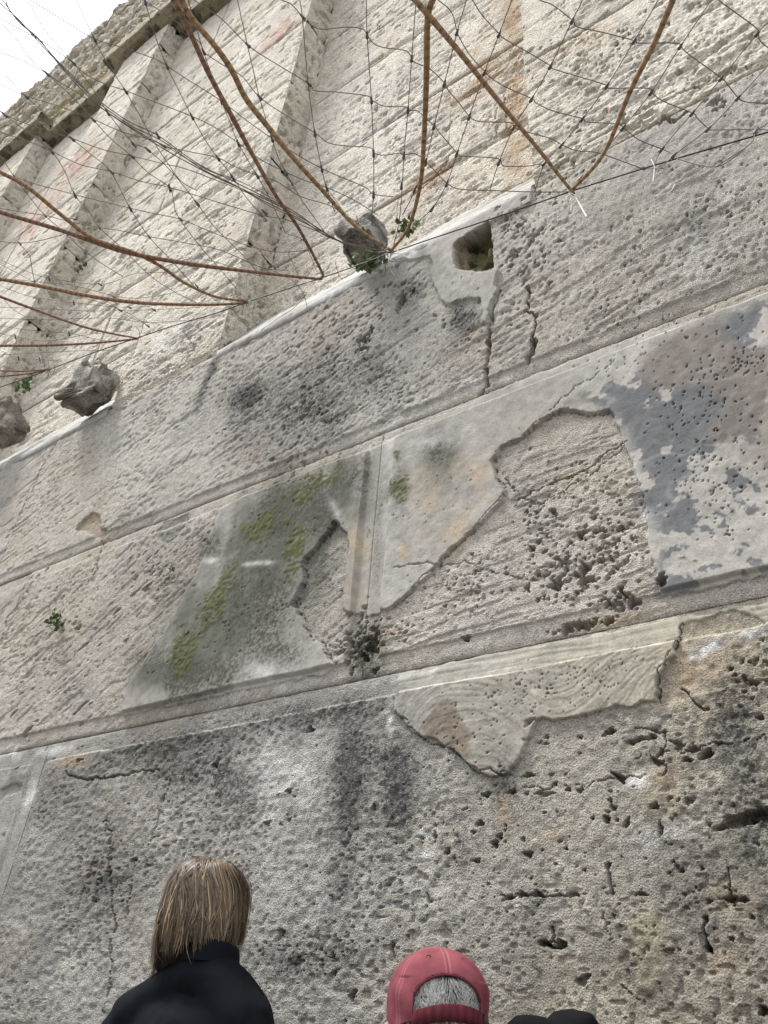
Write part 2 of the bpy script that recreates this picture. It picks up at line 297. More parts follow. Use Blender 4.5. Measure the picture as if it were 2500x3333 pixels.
# pits in the second course (dark eroded band)
pits(1140,1080,160,110,-40,260,.003,.010, tilt=14); pits(1010,1330,130,170,20,420,.0025,.008, tilt=14); pits(1300,930,90,60,-40,90,.003,.009, tilt=14)
pits(1180,1110,50,22,-60,40,.006,.013, tilt=14); pits(1310,985,22,50,20,22,.007,.013, tilt=60); pits(950,1480,60,100,0,120,.003,.009, tilt=14)
pits(1230,1260,170,80,-25,260,.0025,.006, tilt=14); pits(800,1300,90,80,0,200,.0022,.006, tilt=14); pits(1500,1060,90,70,0,90,.003,.009, tilt=14)
pits(1700,800,90,130,-20,420,.003,.009, tilt=14); pits(1790,590,120,50,-25,120,.003,.008, tilt=10); pits(1670,1010,60,90,0,80,.0025,.006)
pits(1900,260,240,200,-25,420,.0025,.007, tilt=8); pits(2150,180,220,150,-25,200,.003,.007, tilt=8); pits(2070,120,60,40,0,40,.005,.010)
pits(2400,660,160,160,-25,260,.0018,.005, tilt=10); pits(2150,800,300,200,-25,420,.0018,.005, tilt=10); pits(2330,340,40,30,-20,50,.003,.008)
pits(2050,1000,350,150,-22,300,.0015,.0045, tilt=10); pits(1900,500,120,60,-25,70,.003,.008, tilt=10); pits(1150,1180,330,200,-25,500,.0015,.004, tilt=10)
# honeycombed stone left of the blue-grey plaster
pits(1800,1830,130,110,-10,170,.003,.008, tilt=5); pits(1880,1880,170,70,-10,110,.0035,.009, tilt=5); pits(1760,1700,90,60,0,60,.003,.010); pits(1990,1760,90,90,0,120,.003,.009)
pits(1880,1640,200,160,0,320,.0018,.005); pits(1500,1900,150,80,-20,260,.0018,.005); pits(1880,2030,90,14,-10,60,.004,.012); pits(2010,1960,60,30,-10,60,.004,.010)
pits(1130,2110,70,50,0,160,.003,.009); pits(1200,2080,40,80,0,120,.004,.010); pits(1270,2060,120,50,-15,120,.002,.006); pits(1060,1900,60,120,0,220,.0012,.003)
# punched key holes in the plaster coats
pits(2300,1320,190,260,-20,330,.0022,.0036, el=1.05, depth=2.4); pits(2300,1600,180,160,-20,160,.0018,.0032, el=1.05, depth=2.4); pits(2420,1180,90,60,-20,90,.0022,.0036, el=1.05, depth=2.4)
pits(2050,1200,120,50,-20,60,.0015,.0028, el=1.05, depth=2); pits(1500,2400,110,100,-20,170,.0018,.0034, el=1.1, depth=2.2); pits(1800,2240,260,70,-10,260,.0016,.0032, el=1.1, depth=2.2)
pits(950,1990,60,60,0,90,.0018,.0034, el=1.1, depth=2); pits(720,2040,170,170,0,260,.0014,.003, el=1.1, depth=2); pits(900,1700,170,130,0,200,.0014,.003, el=1.1, depth=2); pits(1400,1620,150,200,0,160,.0012,.0024, el=1.1, depth=2)
pits(1400,920,60,60,0,0,.001,.002); pits(1500,920,60,30,0,40,.0012,.0022, el=1, depth=2)
# bottom block
pits(340,2880,80,60,0,150,.003,.008); pits(300,2820,40,20,0,40,.003,.008); pits(450,2800,30,20,0,16,.004,.008); pits(1700,2740,120,30,0,40,.003,.008); pits(1850,2380,170,30,-8,26,.004,.010, el=1.8)
pits(1980,2650,60,40,0,22,.004,.010); pits(2300,2640,200,60,0,50,.003,.009, el=1.8); pits(2200,2450,120,60,0,24,.005,.012, el=2.2); pits(1740,2560,120,80,0,40,.003,.008, el=1.8)
pits(1000,3110,160,60,0,160,.002,.006); pits(1450,2660,140,120,0,24,.003,.008); pits(2250,2950,250,250,0,160,.0022,.006, el=1.5); pits(1250,2800,900,420,0,1300,.0018,.0036); pits(300,2700,300,250,0,420,.0016,.005)
pits(2450,2220,60,120,0,40,.004,.010); pits(2000,2880,420,380,0,260,.0018,.004)
# second course left and third course left
pits(300,2000,260,200,-35,420,.0022,.006, el=2.6, tilt=31); pits(480,1850,120,70,-35,90,.003,.009, el=2.4, tilt=31); pits(150,2250,160,160,-35,160,.002,.006, el=3, tilt=31)
pits(250,1500,250,200,-30,260,.0018,.005, el=1.8, tilt=16); pits(520,1200,160,90,-30,140,.003,.008, el=1.8, tilt=10)
def pit1(px, py, r, el, tilt, depth=1.5, pl='F'):
    x, z = wall_xz(px, py, 0 if pl == 'F' else .135); PITS[pl].append((x, z, r * .55, el, math.radians(tilt), depth))
for a in [(2395,2675,.017,2.8,8,1.8),(2480,2650,.016,2.2,-6,1.8),(2300,2455,.011,1.8,18,1.4),(2255,2438,.008,2.2,0,1.4),(2060,2412,.006,2.6,10,1.5),(2085,2405,.006,2.6,10,1.5),(2120,2398,.006,2,10,1.5),
          (1975,2520+145,.010,1.1,60,1.6),(2040,2680,.006,2,60,1.5),(2150,2700,.005,3,85,1.5),(2010,2670,.004,1,0,1.5),(2015,2530,.007,2.6,-40,1.5),(1850,2570,.005,1.4,0,1.5),(1780,2585,.005,3.6,5,1.4),
          (1720,2522,.006,2.6,0,1.5),(1665,2575,.006,2,0,1.5),(1610,2745,.012,1,0,1.5),(1720,2780,.008,2,0,1.5),(1455,2770,.007,1.3,60,1.5),(1415,2718,.006,1.6,85,1.4),(940,2575,.010,1.4,0,1.6),(940,2667,.006,1.4,10,1.5),
          (865,2678,.006,2,0,1.5),(910,2680,.005,1.3,-40,1.4),(910,3040,.012,1.7,65,1.3),(1145,3240,.010,1.9,60,1.4),(1275,3090,.006,3,-75,1.5),(1390,2925,.004,3,-70,1.5),(1580,2585,.008,2.2,0,1.6),(1560,2680,.008,2,0,1.6),(1215,2628,.005,1.6,70,1.5),
          (1700,2912,.006,2,0,1.5),(1750,2910,.006,2,0,1.5),(1655,2922,.006,2.4,10,1.5),(1870,2910,.004,3,-10,1.5),(2088,2910,.004,3,-5,1.5),(2380,2926,.006,2.4,-5,1.5),(2420,2928,.005,2,0,1.5),(2485,3290,.010,1.2,40,1.4),(1775,3072,.006,2.2,0,1.6),(1825,3070,.008,2.4,-12,1.6),
          (2305,3085,.007,1.4,-60,1.5),(1550,2800,.006,2,0,1.3),(1900,3190,.010,2.4,30,.8),(700,2490,.012,1.6,0,.9),(1010,2375,.012,1.6,-20,1.1),(260,2475,.010,2.2,5,1.3),(380,1990,.008,3,31,1.1),(450,2000,.006,3,31,1.2),(250,2045,.008,2.2,20,1.5),(270,2105,.008,3.4,31,1.3),(265,2300,.009,4.5,31,1.3),(90,2380,.009,4,31,1.3),(50,2320,.007,3.4,31,1.3),(540,1890,.007,4,31,1.2),(480,1910,.010,3,31,1.2),(440,1930,.007,4,31,1.2),
          (400,1100-90,.010,1.8,0,1.6),(2340,330,.010,1.5,0,1.0),(1885,425,.010,1.3,0,1.5),(2175,75,.008,1,0,1.5),(1970,830-400,.004,1,0,1.5),(1890,1680+60,.012,1.3,60,1.5),(1730,1785,.010,1,30,1.6),(1900,1850,.014,1.4,20,1.6),(1910,1885,.012,1.5,0,1.6),(1810,1905,.014,1.4,0,1.6),(1715,1910,.010,1,0,1.6),(2160,1900,.014,1.0,0,1.8),(2155,1885,.012,1,0,1.8),
          (2060,1960,.012,1.6,0,1.6),(1840,2045,.014,1.3,0,1.5),(1515,2075,.008,1.6,0,1.5),(1735,1115,.013,1.2,60,1.8),(1735,1500-390,.01,1,0,1.6),(1180,880+560,.001,1,0,.1)]: pit1(*a)
pits(1250,330,260,90,-35,200,.003,.009,'B',2.2,4); pits(1180,70,160,60,-35,120,.004,.012,'B',1.8,4); pits(1130,600,120,60,-35,120,.003,.008,'B',1.6,4); pits(1320,440,80,50,-30,40,.003,.009,'B',1.6,4)
pits(1400,480,220,120,-35,160,.003,.008,'B',2.4,8); pits(620,300,150,100,-40,100,.006,.014,'B',1.8,4); pits(620,620,150,120,-40,120,.004,.010,'F',2.2,6); pits(700,250,140,180,-40,160,.004,.011,'F',2.2,6); pits(300,750,100,140,-40,120,.005,.013,'F',2,6)
pits(250,960,160,80,-35,120,.004,.012,'B',2.2,6); pits(450,800,160,80,-35,120,.004,.012,'B',2.2,6)
PITA = {k: np.array(v) for k, v in PITS.items()}

def stamp_pits(h, xs, zs, x0, z0, pl):
    A = PITA[pl]
    if not len(A): return
    hp = np.zeros(h.shape)
    R = A[:, 2] * np.maximum(A[:, 3], 1) * 1.25
    ok = (A[:, 0] > xs[0] - R) & (A[:, 0] < xs[-1] + R) & (A[:, 1] > zs[0] - R) & (A[:, 1] < zs[-1] + R)
    for (cx, cz, r, el, ti, de) in A[ok]:
        r = r * (.8 if cz < .48 and r > .004 else 1)
        Rr = r * max(el, 1) * 1.3
        i0, i1 = np.searchsorted(xs, (cx - Rr, cx + Rr)); j0, j1 = np.searchsorted(zs, (cz - Rr, cz + Rr))
        if i1 - i0 < 1 or j1 - j0 < 1: continue
        X = xs[None, i0:i1] - cx; Z = zs[j0:j1, None] - cz
        u = (X * math.cos(ti) + Z * math.sin(ti)) / (r * el); v = (-X * math.sin(ti) + Z * math.cos(ti)) / r
        an = np.arctan2(v, u); d = np.sqrt(u * u + v * v) * (1 + .2 * np.sin(an * 3 + cx * 900) + .12 * np.sin(an * 5 + cz * 700))
        k = 1 - sst(.80, 1.04, d)
        hp[j0:j1, i0:i1] = np.maximum(hp[j0:j1, i0:i1], k * min(r * de * 3.2, .022))
    h -= hp
def stamp_cracks(h, xs, zs, XX, ZZ, pl):
    for P, w, d in CRACKS[pl]:
        lo = P.min(0) - .03; hi = P.max(0) + .03
        i0, i1 = np.searchsorted(xs, (lo[0], hi[0])); j0, j1 = np.searchsorted(zs, (lo[1], hi[1]))
        if i1 - i0 < 2 or j1 - j0 < 2: continue
        X = XX[j0:j1, i0:i1]; Z = ZZ[j0:j1, i0:i1]
        wx = X + (fbm(X * 70, Z * 70, 3, 3) - .5) * .014; wz = Z + (fbm(X * 70 + 5, Z * 70 + 3, 3, 5) - .5) * .014
        ds = sdline(P, wx, wz); ww = w * (.12 + .95 * fbm(X * 30, Z * 30, 2, 9))
        h[j0:j1, i0:i1] -= d * (1 - sst(ww * .5, ww * 1.2, ds)) * 1.6

def blobsum(pl, kind, X, Z):
    s = np.zeros(X.shape)
    for b in FB[pl].get(kind, ()): s = np.maximum(s, b(X, Z)) + .35 * np.minimum(s, b(X, Z))
    return s

C = lambda r, g, b: np.array([r, g, b])
def mixc(col, c, k):
    k = k[..., None]; return col * (1 - k) + c * k

WALL = tag(empty('stone_wall', world(-.8, 0, (0 - CAMZ) / S)), 'towering pale ashlar wall with shallow pilasters, cornice and flaking plaster, behind the two people', 'wall')

def spacing(ax, lo, hi, fixed, y, step=1.0, up=1):
    """sample positions with about `step` px between them in the 768 px picture"""
    out = [lo]; v = lo
    while v < hi:
        p = [v, y, fixed] if ax == 0 else [fixed, y, v]; q = list(p); e = .002; q[0 if ax == 0 else 2] += e
        try:
            a = np.array(project(*p)); b = np.array(project(*q)); pp = np.linalg.norm(b - a) / e * .3072
        except Exception: pp = 300
        s = step / max(pp, 20)
        vis = False
        for t in np.linspace(up[0], up[1], 7):
            p2 = [v, y, t] if ax == 0 else [t, y, v]; a = project(*p2)
            cc = ROT.T @ np.array([p2[0], 1 + y, p2[2]])
            if cc[2] < 0 and -120 < a[0] < 2620 and -120 < a[1] < 3450: vis = True
        if not vis: s = max(s * 5, .02)
        v += s; out.append(min(v, hi))
    out = np.array(out)
    if len(out) > 2 and out[-1] - out[-2] < .3 * (out[-2] - out[-3]): out = np.delete(out, -2)
    return out

NV = [0]
def block(x0, x1, z0, z1, y=0.0, pl='F', ret=(0, 0), mar=(.035, .035, .035, .035), boss=.008, zone='low', seed=0, mat=None, name='ashlar_block',
          step=1.12, gap=.0007, rough=1.0, label=None, depth=.08):
    """one ashlar: an unrolled relief sheet over its front and its exposed returns"""
    l, r = ret; x0 += gap; x1 -= gap; z0 += gap; z1 -= gap
    xm, zm = (x0 + x1) / 2, (z0 + z1) / 2
    xs = spacing(0, x0, x1, np.clip(zm, .3, 99), y, step, (z0, z1)); zs = spacing(1, z0, z1, xm, y, step, (x0, x1))
    fx = xs.copy()
    us = [xs]
    if r:
        # side return faces +X: measured in depth
        p = np.array(project(x1, y, zm)); q = np.array(project(x1, y + .01, zm)); pp = np.linalg.norm(p - q) / .01 * .3072
        k = max(4, int(r * pp / step)); us.append(x1 + np.linspace(0, r, k + 1)[1:])
    if l: us.insert(0, x0 - np.linspace(l, 0, 6)[:-1])
    us = np.concatenate(us)
    U, Z = np.meshgrid(us, zs)
    n = len(us); m = len(zs)
    Xn = U + seed * 0.0
    px_ = np.diff(xs).mean()                       # local resolution
    cell = max(.0042, 2.3 * px_)
    h = (fbm(Xn * 5, Z * 5, 3, 1) - .5) * .006 * rough + (fbm(Xn * 38, Z * 38, 3, 2) - .5) * (.0012 if z0 < .5 else .0020) * rough
    g1 = vn(Xn / cell, Z / cell, 4); g2 = vn(Xn / (cell * 1.9) + 7, Z / (cell * 1.9), 6)
    # bedding
    if zone == 'low': ang, bs = (31 if (z0 > .5 and z0 < 1.05 and x1 < -.7) else (14 if z0 > 1.05 else 4)), (.9 if z0 > .5 else .15)
    else: ang, bs = 4, 1.1
    ca, sa = math.cos(math.radians(ang)), math.sin(math.radians(ang))
    bu = Xn * ca + Z * sa; bv = -Xn * sa + Z * ca
    fr = 52 if zone == 'low' else (38 if px_ < .005 else 24)
    bn = fbm(bu * fr * .16, bv * fr, 4, 8); region = sst(.42, .6, fbm(Xn * 3 + seed, Z * 3, 3, 10))
    groove = sst(.62, .69, bn) * (.2 + .8 * region)
    thin = sst(.66, .71, fbm(bu * fr * .22, bv * fr * 1.9, 3, 12)) * (1 - .5 * region)
    plm = np.zeros(U.shape); blue = np.zeros(U.shape)
    onface = (U >= x0 - 1e-9) & (U <= x1 + 1e-9)
    low = (zone == 'low') or (pl == 'F' and z0 < 2.3 and x0 > -.5)
    gran = .0032 if (zone == 'low') else .0024 * min(1.8, px_ / .003)
    smooth = sst(.50, .62, fbm(Xn * 4.5 + seed * 1.7, Z * 4.5, 4, 2)) * (.75 if zone != 'low' else .35)
    lowc = (zone == 'low' and z0 < .5)
    h += ((g1 - .5) * gran + (g2 - .5) * gran * (.8 if lowc else .35)) * (1 - smooth)
    # crisp small pocks
    h -= (.0036 if zone == 'low' else .0050) * sst(.72, .84, vn(Xn / (cell * .95) + 31, Z / (cell * .8) + 5, 13)) * sst(.35, .65, fbm(Xn * 8, Z * 8, 3, 12)) * (1 - smooth)
    bamp = (.0034 if zone == 'low' else .0058) * bs * rough
    hb = -(groove * bamp + thin * bamp * .7) * (1 - .8 * smooth)
    # colour
    big = fbm(Xn * 2.2 + seed * 3.1, Z * 2.2, 3, 5); med = fbm(Xn * 11, Z * 11, 4, 6); fin = fbm(Xn * 60, Z * 60, 3, 7)
    if zone == 'low':
        if z0 < .5 and z1 > .1 or z1 <= .05:
            ca1, ca2 = C(.285, .272, .25), C(.415, .40, .37)
        elif z0 < 1.05: ca1, ca2 = C(.42, .385, .335), C(.54, .50, .44)
        else: ca1, ca2 = C(.42, .395, .35), C(.54, .515, .465)
    else:
        ca1, ca2 = C(.56, .51, .435), (C(.70, .65, .565))
    col = ca1 + (ca2 - ca1) * np.clip(.5 + (big - .5) * 1.6 + (med - .5) * 1.5, 0, 1)[..., None]
    col = mixc(col, C(.50, .40, .29) if zone != 'low' else C(.40, .34, .25), .28 * sst(.55, .75, fbm(Xn * 4 + 9 + seed, Z * 4, 4, 3)))
    col = mixc(col, C(.30, .30, .30), .22 * sst(.5, .72, fbm(Xn * 7 + 3, Z * 5 + seed, 4, 13)))
    col *= (1 + (fin - .5) * .22)[..., None]
    col = mixc(col, C(.60, .57, .51), .25 * sst(.58, .7, bn[...] * 0 + fbm(bu * fr * .1 + 40, bv * fr * .8, 3, 14)))
    grain = np.full(U.shape, 1.0)
    if zone == 'low' and z0 < 1.08 or True:
        if pl == 'F' and z0 < 1.9:
            # weathered side to the right of the course C2 is paler
            for nm, d in P_.items():
                P = d['p']
                if P[:, 0].max() < us[0] - .02 or P[:, 0].min() > us[-1] + .02 or P[:, 1].max() < zs[0] - .02 or P[:, 1].min() > zs[-1] + .02: continue
                wx = Xn + (fbm(Xn * 45, Z * 45, 3, 3) - .5) * .014; wz = Z + (fbm(Xn * 45 + 5, Z * 45 + 3, 3, 5) - .5) * .014
                s = sdpoly(P, wx, wz)
                if nm == 'skirt' and z0 > .45: continue
                if nm == 'mossy' and not (.4 < z0 < .9): continue
                if nm == 'repair' : k = sst(-.001, .0015, s)
                else: k = sst(-.0006, .0010, s) if d['w'] < .005 else sst(-.008, .008, s)
                if d['t'] > 0 and nm not in ('patch_a', 'patch_b'):
                    plm = np.maximum(plm, k)
                    base = h * 0 + (fbm(Xn * 6, Z * 6, 3, 1) - .5) * .006 + (fbm(Xn * 60, Z * 60, 3, 2) - .5) * .0022 + d['t']
                    h = h * (1 - k) + base * k; hb = hb * (1 - k)
                    grain = grain * (1 - .55 * k)
                    if nm == 'mossy': cc = C(.36, .345, .315) + (med - .5)[..., None] * .14
                    elif nm == 'collar': cc = C(.36, .345, .315) + (med - .5)[..., None] * .06
                    elif nm == 'repair': cc = C(.37, .36, .325) + (fbm(Xn * 8, Z * 90, 3, 2) - .5)[..., None] * .22
                    else: cc = C(.34, .325, .295) + (med - .5)[..., None] * .10
                    col = col * (1 - k[..., None]) + cc * k[..., None]
                    if nm in ('repair', 'skirt'):
                        br = fbm(Xn * 10, (Z + .02 * fbm(Xn * 6, Z * 6, 2, 8)) * 240, 4, 6) if nm == 'repair' else fbm((Xn + .8 * fbm(Xn * 3, Z * 3, 2, 3)) * 30, (Z + .30 * fbm(Xn * 5, Z * 5, 2, 8)) * 190, 3, 6)
                        h -= k * (.0016 if nm == 'repair' else .0007) * sst(.45, .65, br)
                else:
                    kk = k * (.8 if nm != 'bare' else .6)
                    h += d['t'] * k; hb = hb * (1 - .8 * kk); 
                    cc = {'brown_chip': C(.29, .24, .19), 'grey_chip': C(.17, .17, .15), 'patch_a': C(.30, .27, .23), 'patch_b': C(.27, .255, .20), 'bare': C(.34, .30, .25)}[nm]
                    col = mixc(col, cc, kk); grain = grain * (1 - .5 * kk)
            if z1 > .9 and z0 < 1.0 or (z0 < .6 and z1 > .5):
                if us[-1] > -.55 and z0 > .4 and z0 < .9:
                    s = sdpoly(BLUE, Xn + (fbm(Xn * 14, Z * 14, 3, 3) - .5) * .06, Z + (fbm(Xn * 14 + 4, Z * 14, 3, 9) - .5) * .06)
                    k = sst(-.01, .03, s)
                    pat = fbm(Xn * 24 + 2, Z * 24, 5, 4, .62); pat2 = sst(.46, .50, pat + .13 * sst(.68, .9, Z) - .045)
                    pat2 = sst(.49, .53, pat + .42 * np.minimum(blobsum('F', 'B', Xn, Z), .8) - .075)
                    cb = C(.40, .38, .35) * (1 - pat2[..., None]) + C(.135, .140, .152) * pat2[..., None]
                    vein = sst(.025, .005, np.abs(fbm(Xn * 5 + 8, Z * 7, 4, 9) - .5)); cb = cb + vein[..., None] * .08
                    cb = mixc(cb, C(.21, .18, .15), .7 * sst(.5, .64, fbm(Xn * 6 + 31, Z * 6, 3, 11)))
                    col = mixc(col, cb, k * .92); grain = grain * (1 - .3 * k)
            if z0 < .5 and z1 > .2:
                s = sdpoly(BROWN, Xn + (fbm(Xn * 40, Z * 40, 3, 3) - .5) * .02, Z + (fbm(Xn * 40, Z * 40 + 5, 3, 4) - .5) * .02)
                col = mixc(col, C(.20, .16, .125), .85 * sst(-.003, .004, s))
        # stains
        kg = blobsum(pl, 'G', Xn, Z) * onface
        if kg.max() > .02:
            kg = np.clip(kg + ((fbm(Xn * 40, Z * 6, 3, 8) - .5) * .8 + (fbm(Xn * 16, Z * 16, 4, 5) - .5) * .9) * np.sqrt(np.clip(kg, 0, 1)), 0, 1)
            col = mixc(col, C(.105, .11, .085) if (.5 < z0 < .6) else C(.15, .15, .145), (.9 if .5 < z0 < .6 else .68) * np.clip(kg * (1.35 if .5 < z0 < .6 else 1), 0, 1))
        # pale mortar line that also paints in the light on boss top edges
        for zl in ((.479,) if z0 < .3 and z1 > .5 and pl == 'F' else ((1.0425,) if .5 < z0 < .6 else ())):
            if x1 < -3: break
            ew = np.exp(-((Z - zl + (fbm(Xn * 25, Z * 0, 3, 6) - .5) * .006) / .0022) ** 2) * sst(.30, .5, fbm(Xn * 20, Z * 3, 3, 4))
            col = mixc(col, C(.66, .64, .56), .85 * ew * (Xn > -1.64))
        if lowc: col = col * (1 + sst(-.9, -.2, Xn)[..., None] * C(.10, .06, -.04))
        st = (fbm(Xn * 26, Z * 5, 3, 5) - .5) * .5 + (fbm(Xn * 12, Z * 12, 4, 9) - .5) * .9
        k = blobsum(pl, 'K', Xn, Z) * onface
        if zone == 'low' and z0 < .5: k = np.maximum(k, .17)
        k = np.clip(k + st * np.sqrt(np.clip(k, 0, 1)) * .9, 0, 1)
        spk = fbm(Xn * 300, Z * 300, 3, 11) if px_ < .004 else fbm(Xn * 60, Z * 60, 3, 11)
        kk = np.clip(.62 * k + sst(.62 - .34 * k, .74 - .28 * k, spk) * k, 0, 1)
        col = mixc(col, (C(.062, .064, .048) if (zone == 'low' and .5 < z0 < .6) else C(.066, .066, .064)), np.clip(kk, 0, .93))
        for kd, cc, a in (('O', C(.43, .33, .225) if pl == 'F' else C(.42, .285, .17), .9), ('R', C(.46, .25, .19), .8), ('W', C(.66, .65, .63), .9)):
            k = blobsum(pl, kd, Xn, Z) * onface
            if k.max() > .02:
                k = np.clip(k + ((fbm(Xn * 30, Z * 30, 4, 7) - .5) * 1.5 + st * .3) * sst(0, .35, k), 0, 1); col = mixc(col, cc, k * a)
        k = blobsum(pl, 'M', Xn, Z) * onface
        if k.max() > .02:
            k = sst(.18, .75, k + (fbm(Xn * 26, Z * 26, 4, 2) - .5) * 1.5 * sst(0, .3, k)) * (.15 + .85 * sst(.42, .56, fbm(Xn * 150, Z * 150, 3, 8)))
            col = mixc(col, C(.092, .094, .024), k * .88); h += k * .0018 * onface
    h = h + hb
    # drafted margins around the raised boss
    ml, mr_, mb, mt = mar
    jit = (fbm(Xn * 12, Z * 12, 3, 15) - .5) * .006
    e = np.minimum.reduce([np.where(ml > 0, (U - x0 - ml + jit), 9) if ml else np.full(U.shape, 9.), (x1 - U - mr_ + jit) if mr_ else np.full(U.shape, 9.), (Z - z0 - mb + jit) if mb else np.full(U.shape, 9.), (z1 - Z - mt + jit) if mt else np.full(U.shape, 9.)])
    mk = sst(-.0022, .0018, e)
    h = h * (.45 + .55 * mk) + boss * (mk - 1)
    # worn arrises
    ed = np.minimum(Z - z0, z1 - Z)
    wear = np.exp(-ed / (.0035 + .006 * sst(.45, .7, fbm(Xn * 14, Z * 14, 2, 3))))
    h -= wear * .005
    if pl == 'F':
        stamp_pits(h, us, zs, x0, z0, pl) if not r else None
        if r:
            ku = np.searchsorted(us, x1 + 1e-9); ka = np.searchsorted(us, x0 - 1e-9)
            sub = h[:, ka:ku]; stamp_pits(sub, us[ka:ku], zs, x0, z0, pl); h[:, ka:ku] = sub
    else: stamp_pits(h, us, zs, x0, z0, pl)
    if zone != 'low':   # generic pitting of the upper blocks
        q = (bu * fr * .5 + seed * 5, bv * fr * 1.3); h -= .013 * rough * sst(.70, .75, fbm(q[0], q[1], 3, 15)) * (.4 + .6 * region)
        if r: h -= (U > x1) * .018 * sst(.60, .74, fbm(U * 40, Z * 26, 3, 4))
    stamp_cracks(h, us, zs, Xn, Z, pl)
    # hole in the second course
    if pl == 'F' and z0 > 1.05 and z0 < 1.2 and x1 > -.5 and x0 < -.6:
        s = sdpoly(HOLE, Xn + (fbm(Xn * 60, Z * 60, 2, 3) - .5) * .008, Z + (fbm(Xn * 60 + 5, Z * 60, 2, 3) - .5) * .008); k = sst(-.001, .003, s)
        rk = fbm(Xn * 30, Z * 26, 4, 6)
        h = h * (1 - k) + k * (-.034 + (rk - .5) * .05)
        col = mixc(col, C(.15, .14, .07), k); col = mixc(col, C(.035, .04, .015), k * sst(.48, .56, fbm(Xn * 45, Z * 45, 3, 8))); col = mixc(col, C(.34, .29, .20), k * sst(.50, .58, rk))
    # corner softening
    Y = np.full(U.shape, float(y)); X = U.copy(); nx = np.zeros(U.shape); ny = np.full(U.shape, -1.)
    cw = .002 + .016 * (.35 if x0 > -.5 else 1) * sst(.50, .75, fbm(Z * 9 + seed * 2.7, Z * 0 + x1 * 3, 3, 9))
    if r:
        s = U > x1; X = np.where(s, x1, X); Y = np.where(s, y + (U - x1), Y)
        t = sst(-.006, .006, U - x1); nx = t; ny = -(1 - t)
        h -= cw * np.exp(-np.abs(U - x1) / .010) * .7
    if l:
        s = U < x0; X = np.where(s, x0, X); Y = np.where(s, y + (x0 - U), Y)
        t = sst(-.006, .006, x0 - U); nx = np.where(U < xm, -t, nx); ny = np.where(U < xm, -(1 - t), ny)
        h -= np.where(U < xm, cw * np.exp(-np.abs(U - x0) / .010) * .7, 0)
    X = X + nx * h; Y = Y + ny * h
    # skirts into the joints
    Xp = np.vstack([X[:1], X, X[-1:]]); Yp = np.vstack([Y[:1] + depth, Y, Y[-1:] + depth]); Zp = np.vstack([Z[:1], Z, Z[-1:]])
    if r: pass
    dl = 0 if l else depth; dr = 0 if r else depth
    Xp = np.hstack([Xp[:, :1], Xp, Xp[:, -1:]]); Yp = np.hstack([Yp[:, :1] + dl, Yp, Yp[:, -1:] + dr]); Zp = np.hstack([Zp[:, :1], Zp, Zp[:, -1:]])
    colp = np.pad(col, ((1, 1), (1, 1), (0, 0)), mode='edge'); grp = np.pad(grain, 1, mode='edge'); plp = np.pad(plm, 1, mode='edge')
    M_, N_ = Xp.shape
    co = np.stack([S * Xp, S * (1 + Yp), S * Zp + CAMZ], -1).reshape(-1, 3)
    idx = np.arange(M_ * N_).reshape(M_, N_)
    q = np.stack([idx[:-1, :-1], idx[:-1, 1:], idx[1:, 1:], idx[1:, :-1]], -1)
    rgba = np.concatenate([np.clip(colp, .01, .9), grp[..., None]], -1).reshape(-1, 4)
    pf = (plp[:-1, :-1] + plp[1:, 1:] + plp[:-1, 1:] + plp[1:, :-1]) / 4 > .5
    out = []
    for sel, nm, mt_ in ((~pf, name, mat or (M_STONE if zone == 'low' else M_STONE_UP)), (pf, 'plaster_patch', M_PLASTER)):
        f = q[sel].reshape(-1, 4)
        if len(f) < 4: continue
        used, inv = np.unique(f, return_inverse=True)
        me = np_mesh(nm, co[used], quads=inv.reshape(-1, 4)); set_col(me, rgba[used])
        o = link(nm, me, mt_, WALL); out.append(o); NV[0] += len(used)
    if label: out[0]['label'] = label
    return out

# ------------------------------------------------------------------ the wall
ZG = (0 - CAMZ) / S
# rubble core behind everything (keeps joints dark and the wall thick)
def box_mesh(name, x0, x1, y0, y1, z0, z1):
    c = [world(x, y, z) for z in (z0, z1) for y in (y0, y1) for x in (x0, x1)]
    return np_mesh(name, c, quads=[(0, 1, 5, 4), (2, 6, 7, 3), (0, 4, 6, 2), (1, 3, 7, 5), (4, 5, 7, 6), (0, 2, 3, 1)])
M_CORE = simple_mat('core_mortar', (.08, .072, .06), .95, .3, 8, .5)
link('wall_core', box_mesh('wall_core', -9.4, 1.9, .19, 1.2, ZG, 7.9), M_CORE, WALL, False)
link('joint_mortar', box_mesh('joint_mortar', -9.4, 1.9, .075, .19, ZG, 1.64), M_CORE, WALL, False)

mz = .034
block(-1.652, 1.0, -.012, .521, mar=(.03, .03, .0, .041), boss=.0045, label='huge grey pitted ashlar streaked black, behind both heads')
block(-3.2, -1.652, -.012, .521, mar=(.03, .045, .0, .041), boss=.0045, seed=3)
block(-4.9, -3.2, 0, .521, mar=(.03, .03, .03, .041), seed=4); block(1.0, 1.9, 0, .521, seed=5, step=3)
for i, (a, b) in enumerate([(-5.2, -3.4), (-3.4, -2.1), (-2.1, -.5), (-.5, .6), (.6, 1.9)]):
    block(a, b, ZG - .02, -.012, seed=6 + i, step=3, mar=(.03, .03, .03, .03))
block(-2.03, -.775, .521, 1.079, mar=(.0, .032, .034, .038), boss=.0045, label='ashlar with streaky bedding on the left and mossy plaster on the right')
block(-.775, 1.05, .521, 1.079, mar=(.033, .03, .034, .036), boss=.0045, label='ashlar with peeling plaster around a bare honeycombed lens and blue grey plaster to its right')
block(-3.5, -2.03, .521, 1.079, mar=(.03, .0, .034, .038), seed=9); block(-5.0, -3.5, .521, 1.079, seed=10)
block(1.05, 1.9, .521, 1.079, seed=11, step=3)
